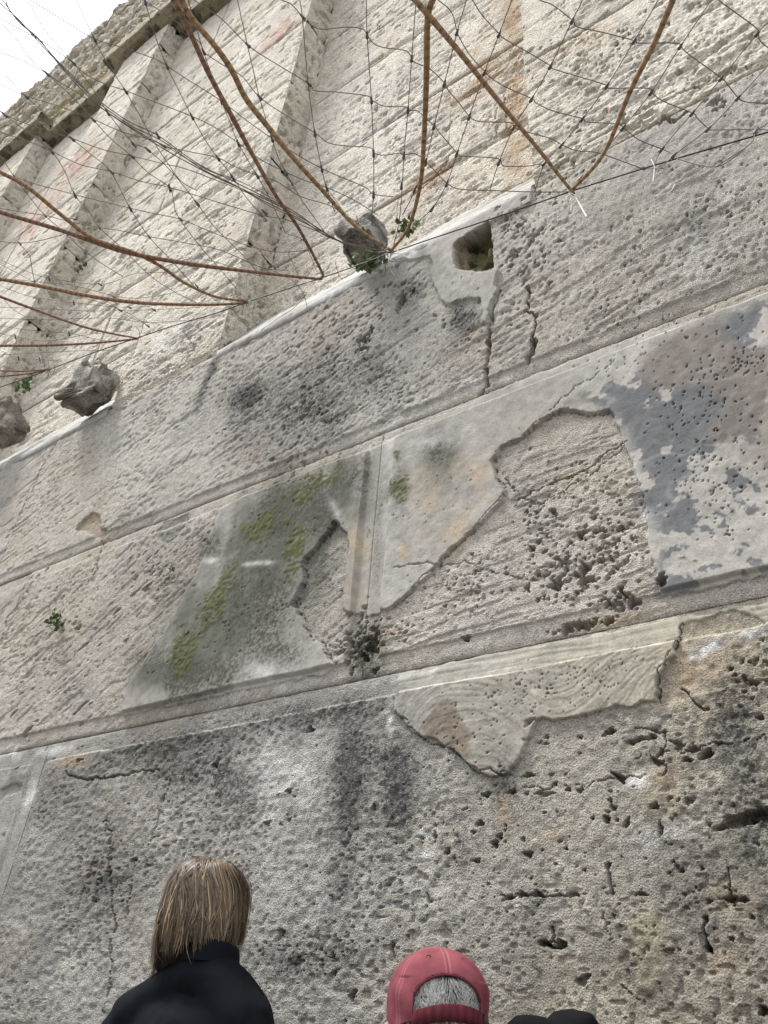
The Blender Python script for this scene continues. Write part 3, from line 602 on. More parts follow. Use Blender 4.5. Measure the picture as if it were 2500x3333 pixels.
block(-2.235, -.1 + .9, 1.079, 1.66, mar=(.0, .03, .032, .0), boss=.0048, label='long ashlar under the lowest pilaster with a rough square hole near its top')
block(-4.1, -2.235, 1.079, 1.66, mar=(.03, .0, .032, .0), seed=12); block(-5.6, -4.1, 1.079, 1.66, seed=13, mar=(.03, .03, .03, 0)); block(.8, 1.9, 1.079, 1.66, seed=14, step=3)
for i, (a, b, c, d) in enumerate([(-7.2, -5.0, .521, 1.079), (-7.2, -5.6, 1.079, 1.66), (-7.2, -4.9, 0, .521), (-9.4, -7.2, 0, .83), (-9.4, -7.2, .83, 1.66)]):
    block(a, b, c, d, seed=20 + i, step=2.5)

ZJ = [1.662, 2.205, 2.712, 3.27, 3.82, 4.37, 4.92, 5.42, 5.74]
PIL = [(-1.91, -1.42), (-3.44, -2.95), (-4.97, -4.46), (-6.5, -5.99), (-8.03, -7.52)]
BAY = [(-1.42, -.40), (-2.95, -1.91), (-4.46, -3.44), (-5.99, -4.97), (-7.52, -6.5), (-9.4, -8.03)]
RS = random.Random(3)
for i, (a, b) in enumerate(PIL):
    for j in range(8):
        if ZJ[j] > 2.3 and a < -1.5 or True:
            block(a, b, ZJ[j], ZJ[j + 1], ret=(.10, .15), mar=(.0, .022, .02, .02) if j % 2 else (.02, .0, .018, .0), boss=.004, zone='up', seed=30 + i * 9 + j, name='pilaster_block', step=1.15 if i < 3 else 2.0)
for i, (a, b) in enumerate(BAY):
    for j in range(8):
        z0 = 1.86 if j == 0 else ZJ[j]; z1 = ZJ[j + 1]
        if j == 7: continue
        if j == 6: z1 = 5.74
        cuts = [a - .012]
        if i == 0: cuts += [[-.9], [-.72], [-1.1], [-.6], [-.95], [-.8], [-.9]][j]
        else: cuts += [a + (b - a) * RS.uniform(.3, .7)]
        cuts.append(b + .012)
        for k in range(len(cuts) - 1):
            mg = RS.choice([(.0, .0, .02, .02), (.02, .02, .022, .022), (.0, .0, .0, .022)])
            block(cuts[k], cuts[k + 1], z0, z1, y=.135, pl='B', mar=mg, boss=.0045, zone='up', seed=90 + i * 17 + j * 2 + k, name='bay_block', step=1.15 if i < 3 else 2.0)
# wide pilaster at the right
for j in range(8):
    block(-.402, .62 if j % 2 else .9, [1.664, 2.228][j] if j < 2 else ZJ[j], 2.228 if j == 0 else ZJ[j + 1], ret=(.15, 0), mar=(.0, .02, .0 if j == 0 else .0, .0), boss=.004, zone='up', seed=200 + j, name='pilaster_block', step=1.12 if j < 3 else 4)
    block(.62 if j % 2 else .9, 1.9, ZJ[j], ZJ[j + 1], zone='up', seed=210 + j, step=4, name='pilaster_block')
    if j == 1: pass

# sloping sills at the foot of the bays
def strip(name, prof, x0, x1, nx, cfun, mat, amp=.003, label=None, fr=30, ends=True):
    """extrude a (y, z) profile along X with relief"""
    P = np.array(prof, float); seg = np.concatenate([[0], np.cumsum(np.hypot(*np.diff(P, axis=0).T))])
    m = max(8, int(seg[-1] / .010)); t = np.linspace(0, seg[-1], m); yy = np.interp(t, seg, P[:, 0]); zz = np.interp(t, seg, P[:, 1])
    dy = np.gradient(yy); dz = np.gradient(zz); L_ = np.hypot(dy, dz) + 1e-9; ny, nz = -dz / L_, dy / L_
    xs = np.linspace(x0, x1, nx); X, T = np.meshgrid(xs, t)
    h = (fbm(X * fr, T * fr, 4, 3) - .5) * amp * 2 + (fbm(X * 6, T * 6, 2, 4) - .5) * amp * 2
    Y = yy[:, None] + ny[:, None] * h; Z = zz[:, None] + nz[:, None] * h
    col = cfun(X, T, Z)
    co = np.stack([S * X, S * (1 + Y), S * Z + CAMZ], -1).reshape(-1, 3)
    idx = np.arange(X.size).reshape(X.shape); q = np.stack([idx[:-1, :-1], idx[:-1, 1:], idx[1:, 1:], idx[1:, :-1]], -1).reshape(-1, 4)
    fl = []
    c0 = len(co)
    if ends:  # end caps as fans
        co = np.vstack([co, co[idx[:, 0]].mean(0), co[idx[:, -1]].mean(0)])
        tr = [(idx[k + 1, 0], idx[k, 0], c0) for k in range(m - 1)] + [(idx[k, -1], idx[k + 1, -1], c0 + 1) for k in range(m - 1)]
        col = np.concatenate([col.reshape(-1, 3), [col[0, 0], col[0, -1]]])
    else: tr = None; col = col.reshape(-1, 3)
    me = np_mesh(name, co, quads=q, tris=tr); set_col(me, np.concatenate([col, np.full((len(col), 1), .7)], 1))
    o = link(name, me, mat, WALL); 
    if label: o['label'] = label
    return o
def sillcol(X, T, Z):
    c = C(.38, .37, .345) + (fbm(X * 9, T * 60, 4, 2) - .5)[..., None] * .4
    return mixc(c, C(.47, .47, .465), np.clip(sst(-.55, -.75, X) * sst(.42, .6, fbm(X * 6, T * 12, 3, 8)), 0, 1) * .8)
for i, (a, b) in enumerate(BAY[:5]):
    strip('sill', [(.03, 1.63), (-.001, 1.632), (-.004, 1.640), (-.0045, 1.660), (.001, 1.667), (.137, 1.925), (.16, 1.93)], a + .004, b - .004, 420 if i < 2 else 160, sillcol, M_PLASTER, .0045,
          'sloping cement sill whitewashed along its edge' if i == 0 else None)

# cornice: slabs over the pilasters and over the bays
def corncol(X, T, Z):
    c = C(.36, .31, .23) + (fbm(X * 5, T * 9, 4, 2) - .5)[..., None] * .16
    c = mixc(c, C(.20, .21, .13), .7 * sst(.5, .66, fbm(X * 4 + 7, T * 30, 4, 9)))
    return mixc(c, C(.06, .06, .05), .8 * sst(.56, .68, fbm(X * 14, T * 20, 4, 3)))
for i, (a, b) in enumerate(PIL):
    strip('cornice_slab', [(.14, 5.74), (-.072, 5.74), (-.078, 5.75), (-.078, 5.855), (-.07, 5.865), (.14, 5.88)], a - .14, b + .08, 90, corncol, M_TOP, .004)
for i, (a, b) in enumerate(BAY):
    x0 = a + .075 if i else a + .075
    strip('cornice_course', [(.16, 5.735), (.045, 5.735), (.036, 5.742), (.034, 5.80), (.036, 5.90)], a + .083, b - .143 if i else .6, 90, corncol, M_TOP, .004)

# rough courses above the cornice
RT = random.Random(21)
def rubble(x0, x1, z0, z1, y, seed, res=1.4, name='coping_stone'):
    g = .004; x0 += g; x1 -= g; z0 += g * .8; z1 -= g * .8
    xs = spacing(0, x0, x1, z0, y, res, (z0, z1)); zs = spacing(1, z0, z1, x0, y, res, (x0, x1))
    if len(xs) < 5: xs = np.linspace(x0, x1, 5)
    if len(zs) < 5: zs = np.linspace(z0, z1, 5)
    X, Z = np.meshgrid(xs, zs)
    h = (fbm(X * 7 + seed, Z * 16, 4, 3) - .5) * .07 + (fbm(X * 24 + seed, Z * 60, 3, 5) - .5) * .045 + RT.uniform(-.01, .012)
    ed = np.minimum(np.minimum(X - x0, x1 - X), np.minimum(Z - z0, z1 - Z)); h -= .03 * np.exp(-ed / .010)
    base = C(*RT.choice([(.44, .39, .31), (.48, .43, .35), (.40, .345, .26), (.46, .42, .36), (.50, .46, .39)]))
    col = base * (1 + (fbm(X * 20, Z * 40, 4, 7) - .5)[..., None] * .5)
    lowz = sst(6.7, 5.9, Z)
    col = mixc(col, C(.30, .24, .10), np.clip(sst(.42, .62, fbm(X * 5, Z * 9, 4, 8)) * lowz, 0, 1) * .7)
    col = mixc(col, C(.10, .095, .06), np.clip(sst(.55, .68, fbm(X * 9, Z * 18, 4, 2)), 0, 1) * .55)
    Yp = y - h
    X = np.pad(X, 1, mode='edge'); Zq = np.pad(Z, 1, mode='edge'); Yq = np.pad(Yp, 1, mode='edge')
    Yq[0] += .08; Yq[-1] += .08; Yq[:, 0] += .08; Yq[:, -1] += .08; col = np.pad(col, ((1, 1), (1, 1), (0, 0)), mode='edge')
    co = np.stack([S * X, S * (1 + Yq), S * Zq + CAMZ], -1).reshape(-1, 3); idx = np.arange(X.size).reshape(X.shape)
    q = np.stack([idx[:-1, :-1], idx[:-1, 1:], idx[1:, 1:], idx[1:, :-1]], -1).reshape(-1, 4)
    me = np_mesh(name, co, quads=q); set_col(me, np.concatenate([np.clip(col, .02, .9).reshape(-1, 3), np.ones((X.size, 1))], 1))
    NV[0] += X.size
    return link(name, me, M_TOP, WALL)
z = 5.885; row = 0
link('top_core', box_mesh('top_core', -9.4, 1.9, .09, .9, 5.74, 7.93), M_CORE, WALL, False)
while z < 7.9:
    hh = RT.uniform(.125, .19)
    if z + hh > 7.86: hh = 7.98 - z
    x = -9.4
    while x < -2.2:
        w = RT.uniform(.26, .62); x2 = min(x + w, -2.2)
        rubble(x, x2, z + RT.uniform(-.004, .004), z + hh, .045 + RT.uniform(-.012, .012), RT.uniform(0, 50)); x = x2
    for x in (-2.2, -.85, .5): rubble(x, x + 1.35, z, z + hh, .045, RT.uniform(0, 50), 6)
    z += hh; row += 1
# raised stones on the wall head
def stone_box(name, x0, x1, y0, y1, z0, z1, seed, mat, cols, n=9, amp=.01, parent=WALL):
    bm = bmesh.new(); bmesh.ops.create_cube(bm, size=1)
    bmesh.ops.subdivide_edges(bm, edges=bm.edges[:], cuts=n, use_grid_fill=True)
    co = np.array([v.co[:] for v in bm.verts]); 
    nrm = np.sign(co) * (np.abs(co) > .499)
    L_ = np.linalg.norm(nrm, axis=1, keepdims=True)
    P = co + .5; X = x0 + P[:, 0] * (x1 - x0); Y = y0 + P[:, 1] * (y1 - y0); Z = z0 + P[:, 2] * (z1 - z0)
    d = (fbm(X * 14 + seed + Y * 9, Z * 14 + Y * 11, 4, 2) - .5) * amp * 3 - (np.abs(nrm).sum(1) > 1.5) * amp * .6
    n_ = nrm / L_; X += n_[:, 0] * d; Y += n_[:, 1] * d; Z += n_[:, 2] * d
    for v, a, b_, c_ in zip(bm.verts, X, Y, Z): v.co = world(a, b_, c_)
    me = bpy.data.meshes.new(name); bm.to_mesh(me); bm.free()
    k = fbm(X * 9 + seed, Z * 9 + Y * 9, 4, 6)
    col = C(*cols[0]) + (C(*cols[1]) - C(*cols[0])) * np.clip(.5 + (k - .5) * 3, 0, 1)[:, None]
    set_col(me, np.concatenate([col, np.ones((len(col), 1))], 1))
    return link(name, me, mat, parent)
for (px, py, w, hh) in [(262, 150, .20, .16), (240, 165, .2, .10), (215, 190, .2, .05), (62, 325, .24, .16), (35, 345, .3, .08)]:
    x, zz = wall_xz(px, py, .12)
    stone_box('head_stone', x - w / 2, x + w / 2, .06, .5, 7.93, 7.98 + hh, px, M_TOP, [(.30, .28, .26), (.50, .46, .40)], 6, .01)

# projecting rough bosses
def lump(pts, yo, name, seed, label, cols, scl=.66):
    """rough boss: outline read on the wall plane, pushed out by yo"""
    P = poly(pts, -yo * .5); c = P.mean(0); w = (P[:, 0].max() - P[:, 0].min()) / 2; hgt = (P[:, 1].max() - P[:, 1].min()) / 2; w *= scl; hgt *= scl
    bm = bmesh.new(); bmesh.ops.create_icosphere(bm, subdivisions=5, radius=1)
    co = np.array([v.co[:] for v in bm.verts])
    co = np.sign(co) * np.abs(co) ** .5
    # facet with a few random planes
    rg = np.random.default_rng(seed)
    for k in range(9):
        n = rg.normal(size=3); n /= np.linalg.norm(n); dd = rg.uniform(.62, .95); s = co @ n - dd; co -= np.clip(s, 0, None)[:, None] * n * .9
    from mathutils import noise as mn
    f3 = np.array([mn.fractal(Vector((a * 1.7 + seed, b * 1.7, c_ * 1.7)), .9, 2.1, 5) for a, b, c_ in co]); f4 = np.array([mn.cell(Vector((a * 2.6 + seed, b * 2.6, c_ * 3.2))) for a, b, c_ in co])
    f5 = np.array([mn.fractal(Vector((a * 5 + seed, b * 5, c_ * 7)), .7, 2.1, 4) for a, b, c_ in co]); co *= (1 + f3 * .17 - .12 * f4 - .09 * np.abs(f5))[:, None]
    r = .5 + 0 * fbm(co[:, 0] * 3 + seed + co[:, 2], co[:, 2] * 3 + co[:, 1] * 2, 4, 5)
    co *= (1 + (r - .5) * .8 - .0 * sst(.58, .66, fbm(co[:, 0] * 5 + seed * 3 + co[:, 1] * 3, co[:, 2] * 6 + co[:, 1] * 4, 3, 1)))[:, None]
    rr = .5 + 0 * fbm(co[:, 0] * 10 + seed + co[:, 1] * 7, co[:, 2] * 10 + co[:, 1] * 5, 3, 9); co *= (1 + (rr - .5) * .28)[:, None]
    X = c[0] + co[:, 0] * w; Z = c[1] + co[:, 2] * hgt; Y = -yo * .45 + co[:, 1] * yo * .6
    for v, a, b_, d in zip(bm.verts, X, Y, Z): v.co = world(a, b_, d)
    me = bpy.data.meshes.new(name); bm.to_mesh(me); bm.free()
    k = np.clip(.5 + (fbm(X * 30, Z * 30 + Y * 30, 4, 2) - .5) * 3, 0, 1)[:, None]
    col = C(*cols[0]) * (1 - k) + C(*cols[1]) * k
    set_col(me, np.concatenate([col, np.ones((len(col), 1))], 1))
    o = link(name, me, M_STONE_UP, WALL); o['label'] = label
    for p in me.polygons: p.use_smooth = True
lump([(215, 1225), (350, 1232), (335, 1290), (270, 1318), (210, 1275)], .11, 'boss', 4, 'rough pale boss jutting out above the left end of the long ashlar', [(.20, .18, .14), (.50, .48, .44)])
lump([(1095, 760), (1160, 700), (1240, 720), (1255, 800), (1160, 880), (1110, 860)], .10, 'boss', 9, 'rough grey boss jutting out under the tip of a bent cane', [(.11, .105, .10), (.36, .34, .30)])
lump([(-30, 1290), (45, 1310), (60, 1360), (20, 1440), (-40, 1450)], .12, 'boss', 15, 'rough boss cut by the left picture edge', [(.20, .18, .15), (.40, .37, .32)], .45)
print('wall verts', NV[0], 'time', round(time.time() - T0, 1))

# ------------------------------------------------------------------ ground
gm = simple_mat('paving', (.11, .105, .095), .9, .3, 6, .4, dist=.01)
me = np_mesh('ground', [(-400, -400, 0), (400, -400, 0), (400, 400, 0), (-400, 400, 0)], quads=[(0, 1, 2, 3)])
tag(link('ground', me, gm, None, False), 'plain pale paving at the foot of the wall', None, None, 'structure')
# ------------------------------------------------------------------ tubes
def smooth_path(P, k=6):
    P = np.asarray(P, float)
    if len(P) < 3 or k <= 1: return P
    Q = np.vstack([2 * P[0] - P[1], P, 2 * P[-1] - P[-2]]); out = []
    for i in range(1, len(Q) - 2):
        a, b, c, d = Q[i - 1], Q[i], Q[i + 1], Q[i + 2]
        for j in range(k):
            t = j / k; out.append(.5 * ((2 * b) + (c - a) * t + (2 * a - 5 * b + 4 * c - d) * t * t + (3 * b - a - 3 * c + d) * t ** 3))
    out.append(P[-1]); return np.array(out)
def tube_np(P, R, n=6):
    P = np.asarray(P, float); m = len(P); R = np.broadcast_to(R, (m,)).astype(float)
    T = np.gradient(P, axis=0); T /= np.linalg.norm(T, axis=1, keepdims=True) + 1e-12
    up = np.array([.13, .27, .95]); A = np.cross(T, up); A /= np.linalg.norm(A, axis=1, keepdims=True) + 1e-9; B = np.cross(T, A)
    an = np.arange(n) * 2 * math.pi / n
    V = P[:, None] + R[:, None, None] * (A[:, None] * np.cos(an)[None, :, None] + B[:, None] * np.sin(an)[None, :, None])
    V = V.reshape(-1, 3); idx = np.arange(m * n).reshape(m, n); nx = np.roll(idx, -1, 1)
    q = np.stack([idx[:-1], nx[:-1], nx[1:], idx[1:]], -1).reshape(-1, 4)
    tr = []
    c0 = len(V); V = np.vstack([V, P[0], P[-1]])
    for i in range(n): tr += [(idx[0, (i + 1) % n], idx[0, i], c0), (idx[-1, i], idx[-1, (i + 1) % n], c0 + 1)]
    return V, q, np.array(tr)
def merge(lst):
    V = []; Q = []; Tt = []; o = 0
    for v, q, t in lst:
        V.append(v); 
        if q is not None and len(q): Q.append(np.asarray(q) + o)
        if t is not None and len(t): Tt.append(np.asarray(t) + o)
        o += len(v)
    return np.vstack(V), (np.vstack(Q) if Q else None), (np.vstack(Tt) if Tt else None)

# ------------------------------------------------------------------ net and canes
_vr = ROT @ _dir((1862, 622)); _Pr = _vr * (.975 / _vr[1]); _vl = ROT @ _dir((160, 1205)); _Pl = _vl * (.80 / _vl[1])
_n = np.cross(_Pl - _Pr, np.array([0, -1, .5])); _k = _n @ _Pr
def on_net(p, lift=0.0):
    v = ROT @ _dir(p); P = v * (_k / (_n @ v))
    if P[1] > .978: P = P * (.978 / P[1])
    P = P * (1 - lift)
    return np.array([S * P[0], S * P[1], S * P[2] + CAMZ])
M_WIRE = simple_mat('wire_steel', (.17, .145, .12), .55, .25, 60, 0, .4)
M_FERR = simple_mat('ferrule', (.105, .095, .10), .5, .3, 40, 0, .5)
M_TIE = simple_mat('white_tie', (.75, .75, .74), .5, .05, 30)
M_CABLE = simple_mat('black_cable', (.022, .022, .022), .5, .1, 30)
def cane_mat():
    m, n, b = new_mat('ringed_cane'); at = n.nodes.new('ShaderNodeAttribute'); at.attribute_name = 'Tint'
    nz = n.nodes.new('ShaderNodeTexNoise'); nz.inputs['Scale'].default_value = 90; tc = n.nodes.new('ShaderNodeTexCoord'); n.links.new(tc.outputs['Object'], nz.inputs['Vector'])
    mr = n.nodes.new('ShaderNodeMapRange'); mr.inputs['From Min'].default_value = .3; mr.inputs['From Max'].default_value = .7; mr.inputs['To Min'].default_value = .75; mr.inputs['To Max'].default_value = 1.25
    n.links.new(nz.outputs['Fac'], mr.inputs['Value']); vm = n.nodes.new('ShaderNodeVectorMath'); vm.operation = 'SCALE'
    n.links.new(at.outputs['Color'], vm.inputs[0]); n.links.new(mr.outputs[0], vm.inputs['Scale']); n.links.new(vm.outputs[0], b.inputs['Base Color'])
    b.inputs['Roughness'].default_value = .88; b.inputs['Specular IOR Level'].default_value = .2; return m
M_CANE = cane_mat()

STR = [
 [(1354,-60),(1354,0),(1340,189),(1328,356),(1315,504),(1307,640),(1296,740),(1270,835)], [(1188,-60),(1192,0),(1195,113),(1209,325),(1216,498),(1216,632),(1210,700)],
 [(1530,-50),(1518,0),(1488,104),(1447,271),(1413,410),(1386,526),(1351,620),(1310,700)], [(1680,-50),(1666,0),(1625,110),(1578,233),(1528,378),(1488,498),(1455,596),(1408,677),(1350,730)],
 [(1920,-60),(1896,0),(1863,66),(1792,214),(1731,321),(1673,413),(1625,526),(1594,620)], [(2165,-60),(2142,0),(2065,132),(1976,278),(1896,386),(1829,471),(1774,530),(1740,625)],
 [(2350,-60),(2315,0),(2215,150),(2120,300),(2029,415),(1960,500),(1896,585),(1866,618)], [(2580,10),(2500,74),(2465,110),(2348,254),(2254,368),(2155,485),(2124,551)],
 [(2580,120),(2500,213),(2403,318),(2306,419),(2196,504),(2140,560)], [(2580,330),(2500,400),(2462,426),(2440,470),(2330,543)],
 [(1690,-40),(1757,0),(1800,17),(1863,66),(1880,88),(1960,105),(2065,132),(2078,140),(2200,140),(2215,150),(2240,175),(2348,254),(2370,278),(2403,318),(2430,332),(2500,336),(2580,340)],
 [(2300,-50),(2340,0),(2400,45),(2465,95),(2470,125),(2500,155),(2580,200)],
 [(1500,-50),(1538,0),(1570,50),(1625,110),(1640,125),(1710,165),(1792,214),(1800,224),(1910,257),(1976,278),(1985,287),(2110,287),(2120,300),(2160,330),(2254,368),(2270,385),(2306,419),(2320,423),(2462,421),(2580,430)],
 [(1390,-40),(1427,0),(1470,40),(1488,104),(1500,130),(1530,180),(1578,233),(1600,255),(1650,285),(1731,321),(1745,335),(1800,361),(1896,386),(1910,397),(2010,403),(2029,415),(2080,455),(2155,485),(2196,504),(2215,520),(2330,543),(2420,490)],
 [(870,-30),(918,0),(950,15),(984,54),(1010,80),(1050,95),(1130,88),(1180,95),(1195,113),(1215,140),(1250,155),(1320,165),(1340,189),(1350,203),(1400,225),(1447,271),(1460,295),(1490,330),(1528,378),(1560,395),(1660,399),(1673,413),(1700,425),(1790,450),(1829,471),(1875,490),(1950,498),(2085,545),(2160,548)],
 [(560,-50),(631,0),(720,60),(805,145),(870,190),(1003,271),(1025,295),(1100,300),(1195,312),(1209,325),(1250,345),(1320,348),(1335,360),(1360,362),(1413,410),(1430,430),(1488,498),(1510,508),(1620,516),(1640,540),(1720,540),(1774,530)],
 [(473,5),(560,60),(647,135),(662,167),(700,195),(740,220),(790,250),(844,315),(930,375),(1025,432),(1070,465),(1130,475),(1205,480),(1216,498),(1250,505),(1300,498),(1315,504),(1350,500),(1386,526),(1455,596),(1500,616),(1600,620),(1750,625),(1862,624)],
 [(100,0),(200,62),(307,126),(400,155),(500,190),(543,214),(600,252),(720,328),(800,390),(885,450),(970,505),(1047,548),(1100,572),(1190,610),(1216,632),(1280,640)],
 [(-50,20),(0,60),(130,130),(236,202),(270,235),(330,268),(408,295),(500,330),(624,378),(700,415),(775,465),(850,520),(930,560),(1000,590),(1063,610),(1150,650),(1230,700)],
 [(0,170),(80,200),(151,238),(190,265),(233,290),(350,365),(420,410),(528,472),(600,490),(708,513),(760,540),(836,570),(900,590),(980,640),(1080,672),(1180,740),(1230,790)],
 [(-40,262),(0,275),(83,312),(190,345),(301,387),(400,430),(513,462),(600,512),(690,560),(757,580),(850,625),(960,690),(1060,760),(1140,800)],
 [(-40,420),(0,430),(100,463),(167,491),(260,535),(360,558),(460,590),(552,610),(700,655),(850,700),(930,715),(1050,760),(1150,810)],
 [(-30,330),(14,372),(120,415),(233,450),(330,485),(427,507),(520,530),(600,548),(700,585),(800,625),(880,672),(960,710),(1080,770)],
 [(-30,570),(49,578),(120,600),(243,633),(330,655),(423,677),(500,695),(589,714),(700,760),(810,800),(900,820),(1000,815)],
 [(-30,672),(60,688),(146,701),(230,722),(323,740),(400,752),(485,770),(600,790),(720,815),(850,870),(940,880)],
 [(-30,782),(63,791),(130,783),(200,765)], [(60,790),(95,830),(105,880),(115,930)],
 [(-20,-20),(76,-10),(140,90),(190,150),(236,202),(310,300),(350,365),(427,460),(480,486),(560,560),(640,660),(700,740),(790,830),(850,900)],
 [(240,-30),(249,0),(307,126),(350,205),(408,295),(463,390),(500,460),(552,540),(590,590),(640,620)],
 [(0,70),(60,135),(90,180),(151,238),(230,310),(301,387),(360,450),(427,507),(480,560),(552,610),(566,660),(580,705),(650,800),(720,880),(770,940)],
 [(-30,190),(0,225),(40,268),(83,312),(160,380),(233,450),(300,505),(360,558),(423,677),(485,770),(560,850),(640,940)],
 [(-20,340),(14,372),(90,430),(167,491),(212,560),(243,633),(290,690),(323,740),(400,810),(480,890),(560,945),(640,985)],
 [(-20,480),(10,520),(49,578),(95,640),(146,701),(215,760),(255,800),(320,850),(400,900)],
 [(466,-30),(473,5),(510,130),(543,214),(580,290),(624,378),(665,450),(708,513),(757,573),(800,640),(870,720)],
 [(600,-30),(612,0),(662,167),(690,245),(720,328),(750,400),(775,465),(836,570),(880,650),(930,760)],
 [(760,-40),(773,0),(805,145),(825,230),(844,315),(885,450),(905,510),(930,560),(975,640),(1010,690),(1060,760)],
 [(974,-40),(976,0),(984,54),(1003,271),(1025,432),(1047,548),(1063,610),(1090,690)],
 [(0,845),(80,880),(160,905),(330,925),(430,893),(480,888),(600,885)], [(0,860),(60,890),(120,922),(200,950),(330,985),(420,1020),(480,1060)],
 [(0,905),(100,915),(240,930),(400,968),(520,962),(640,930)], [(0,930),(100,965),(240,985),(420,1000),(600,985),(700,990)], [(0,1000),(120,1003),(300,1012),(500,1008),(650,1000)],
 [(0,1036),(150,1040),(350,1035),(480,1050),(640,1040)], [(0,1060),(100,1075),(225,1085),(350,1110),(440,1102)], [(0,1085),(50,1095),(150,1110),(280,1090),(430,1075)],
 [(0,1140),(60,1165),(130,1170),(200,1175)], [(0,1155),(100,1150),(250,1142),(360,1140)], [(0,960),(50,1012),(140,1060),(190,1110)], [(340,975),(390,1010),(440,1040),(520,1055)], [(640,930),(700,975),(760,1010),(790,1050)],
 [(850,1075),(900,1040),(960,1000),(1000,950)], [(1063,610),(1120,690),(1190,780),(1240,830)], [(930,760),(985,780),(1010,830),(1030,880)], [(985,780),(940,820),(960,870),(975,905)],
 [(480,890),(560,860),(640,840),(760,870),(850,900)], [(600,1080),(620,1110),(650,1130)], [(860,870),(940,905),(985,950),(1000,1000)],
 [(1170,830),(1200,870),(1240,885),(1262,840),(1255,815)], [(1090,850),(1110,905),(1160,880),(1210,840)], [(1240,835),(1255,870),(1248,900),(1240,890)], [(1140,780),(1170,790),(1185,760),(1170,740)], [(1160,700),(1175,760),(1190,800),(1210,825)],
]
BRAID = [[(-60,-60),(0,10),(60,62),(120,130),(190,205),(245,262),(300,310),(410,390),(513,440),(640,530),(760,590),(860,640),(960,690),(1060,760),(1180,815),(1275,822)],
         [(-60,-80),(8,0),(60,70),(115,118),(190,200),(260,270),(300,318),(420,405),(530,460),(650,545),(760,600),(870,660),(980,715),(1090,780),(1275,822)],
         [(10,-60),(25,20),(70,75),(130,130),(200,220),(300,325),(400,400),(560,500),(700,575),(800,620),(900,665),(1000,720),(1120,790),(1275,822)]]
NODES = [(1340,189),(1328,356),(1315,504),(1307,604),(1195,113),(1209,325),(1216,498),(1216,632),(1488,104),(1447,271),(1413,410),(1386,526),(1351,615),(1625,110),(1578,233),(1528,378),(1488,498),(1455,596),(1408,677),
 (1863,66),(1792,214),(1731,321),(1673,413),(1625,526),(2065,132),(1976,278),(1896,386),(1829,471),(1774,530),(2215,150),(2120,300),(2029,415),(2465,110),(2348,254),(2254,368),(2155,485),(2403,318),(2306,419),(2196,504),(2462,424),(2085,545),(1890,580),
 (984,54),(1003,271),(1025,432),(1047,548),(1063,610),(805,145),(844,315),(885,450),(930,560),(662,167),(720,328),(775,465),(836,570),(624,378),(708,513),(757,578),(307,126),(236,202),(151,238),(83,312),(14,372),(543,214),(473,5),(408,295),
 (350,365),(301,387),(233,450),(167,491),(480,486),(427,507),(360,558),(528,472),(513,440),(552,610),(49,578),(243,633),(146,701),(323,740),(485,770),(423,677),(589,714),(63,791),(240,712),(810,800),(640,930),(325,925),(240,985),(420,1000),(480,1060),
 (160,905),(225,1085),(50,1095),(60,1165),(130,1170),(985,780),(975,905),(860,690),(1080,770),(850,700),(372,967),(700,990),(500,1008),(390,1010),(560,845),(640,660)]
NET = tag(empty('wire_net', tuple(on_net((1000, 500)))), 'slack steel wire mesh with crimped knots stretched out from the wall overhead', 'net')
for si, st in enumerate(STR):
    P = np.array([on_net(p, .0006 * (si % 5)) for p in st]); V, q, t = tube_np(smooth_path(P, 5), .0022 if si < 37 else .0016, 5)
    link('wire', np_mesh('wire', V, q, t), M_WIRE, NET)
for st in BRAID:
    P = np.array([on_net(p, RT.uniform(.001, .006)) for p in st]); V, q, t = tube_np(smooth_path(P, 6), .0029, 5)
    link('wire', np_mesh('wire', V, q, t), M_WIRE, NET)
def nearest_dir(nd):
    best = None
    for st in STR[:37]:
        for i in range(len(st) - 1):
            a, b = np.array(st[i], float), np.array(st[i + 1], float); d = b - a; L2 = d @ d
            tt = np.clip((np.array(nd) - a) @ d / L2, 0, 1); e = np.linalg.norm(a + d * tt - nd) - (12 if abs(d[1]) > abs(d[0]) * .8 else 0)
            if best is None or e < best[0]: best = (e, d / math.sqrt(L2))
    return best[1]
for nd in NODES:
    d = nearest_dir(nd); big = 1.0 if nd[1] < 700 else .62
    a = np.array(nd) - d * 13 * big; b = np.array(nd) + d * 15 * big
    P = np.array([on_net(tuple(a + (b - a) * k), .0012) for k in (0, .12, .5, .85, 1)])
    V, q, t = tube_np(P, np.array([.003, .0055, .0075, .0095, .006]) * (.85 if nd[1] < 700 else .6), 8)
    link('ferrule', np_mesh('ferrule', V, q, t), M_FERR, NET)
for st, r in (([(1868,630),(1885,660),(1900,688),(1912,708)], .0045), ([(1856,632),(1860,660),(1858,690)], .002), ([(461,388),(463,415),(461,446)], .004), ([(800,890),(802,925),(800,962)], .0035), ([(2196,600),(2180,625),(2130,640)], .0018), ([(1950,628),(1945,610),(2000,596),(2100,570)], .0016), ([(2120,520),(2130,545),(2125,600)], .002)):
    V, q, t = tube_np(smooth_path(np.array([on_net(p, .001) for p in st]), 4), r, 5); link('tie', np_mesh('tie', V, q, t), M_TIE, NET)
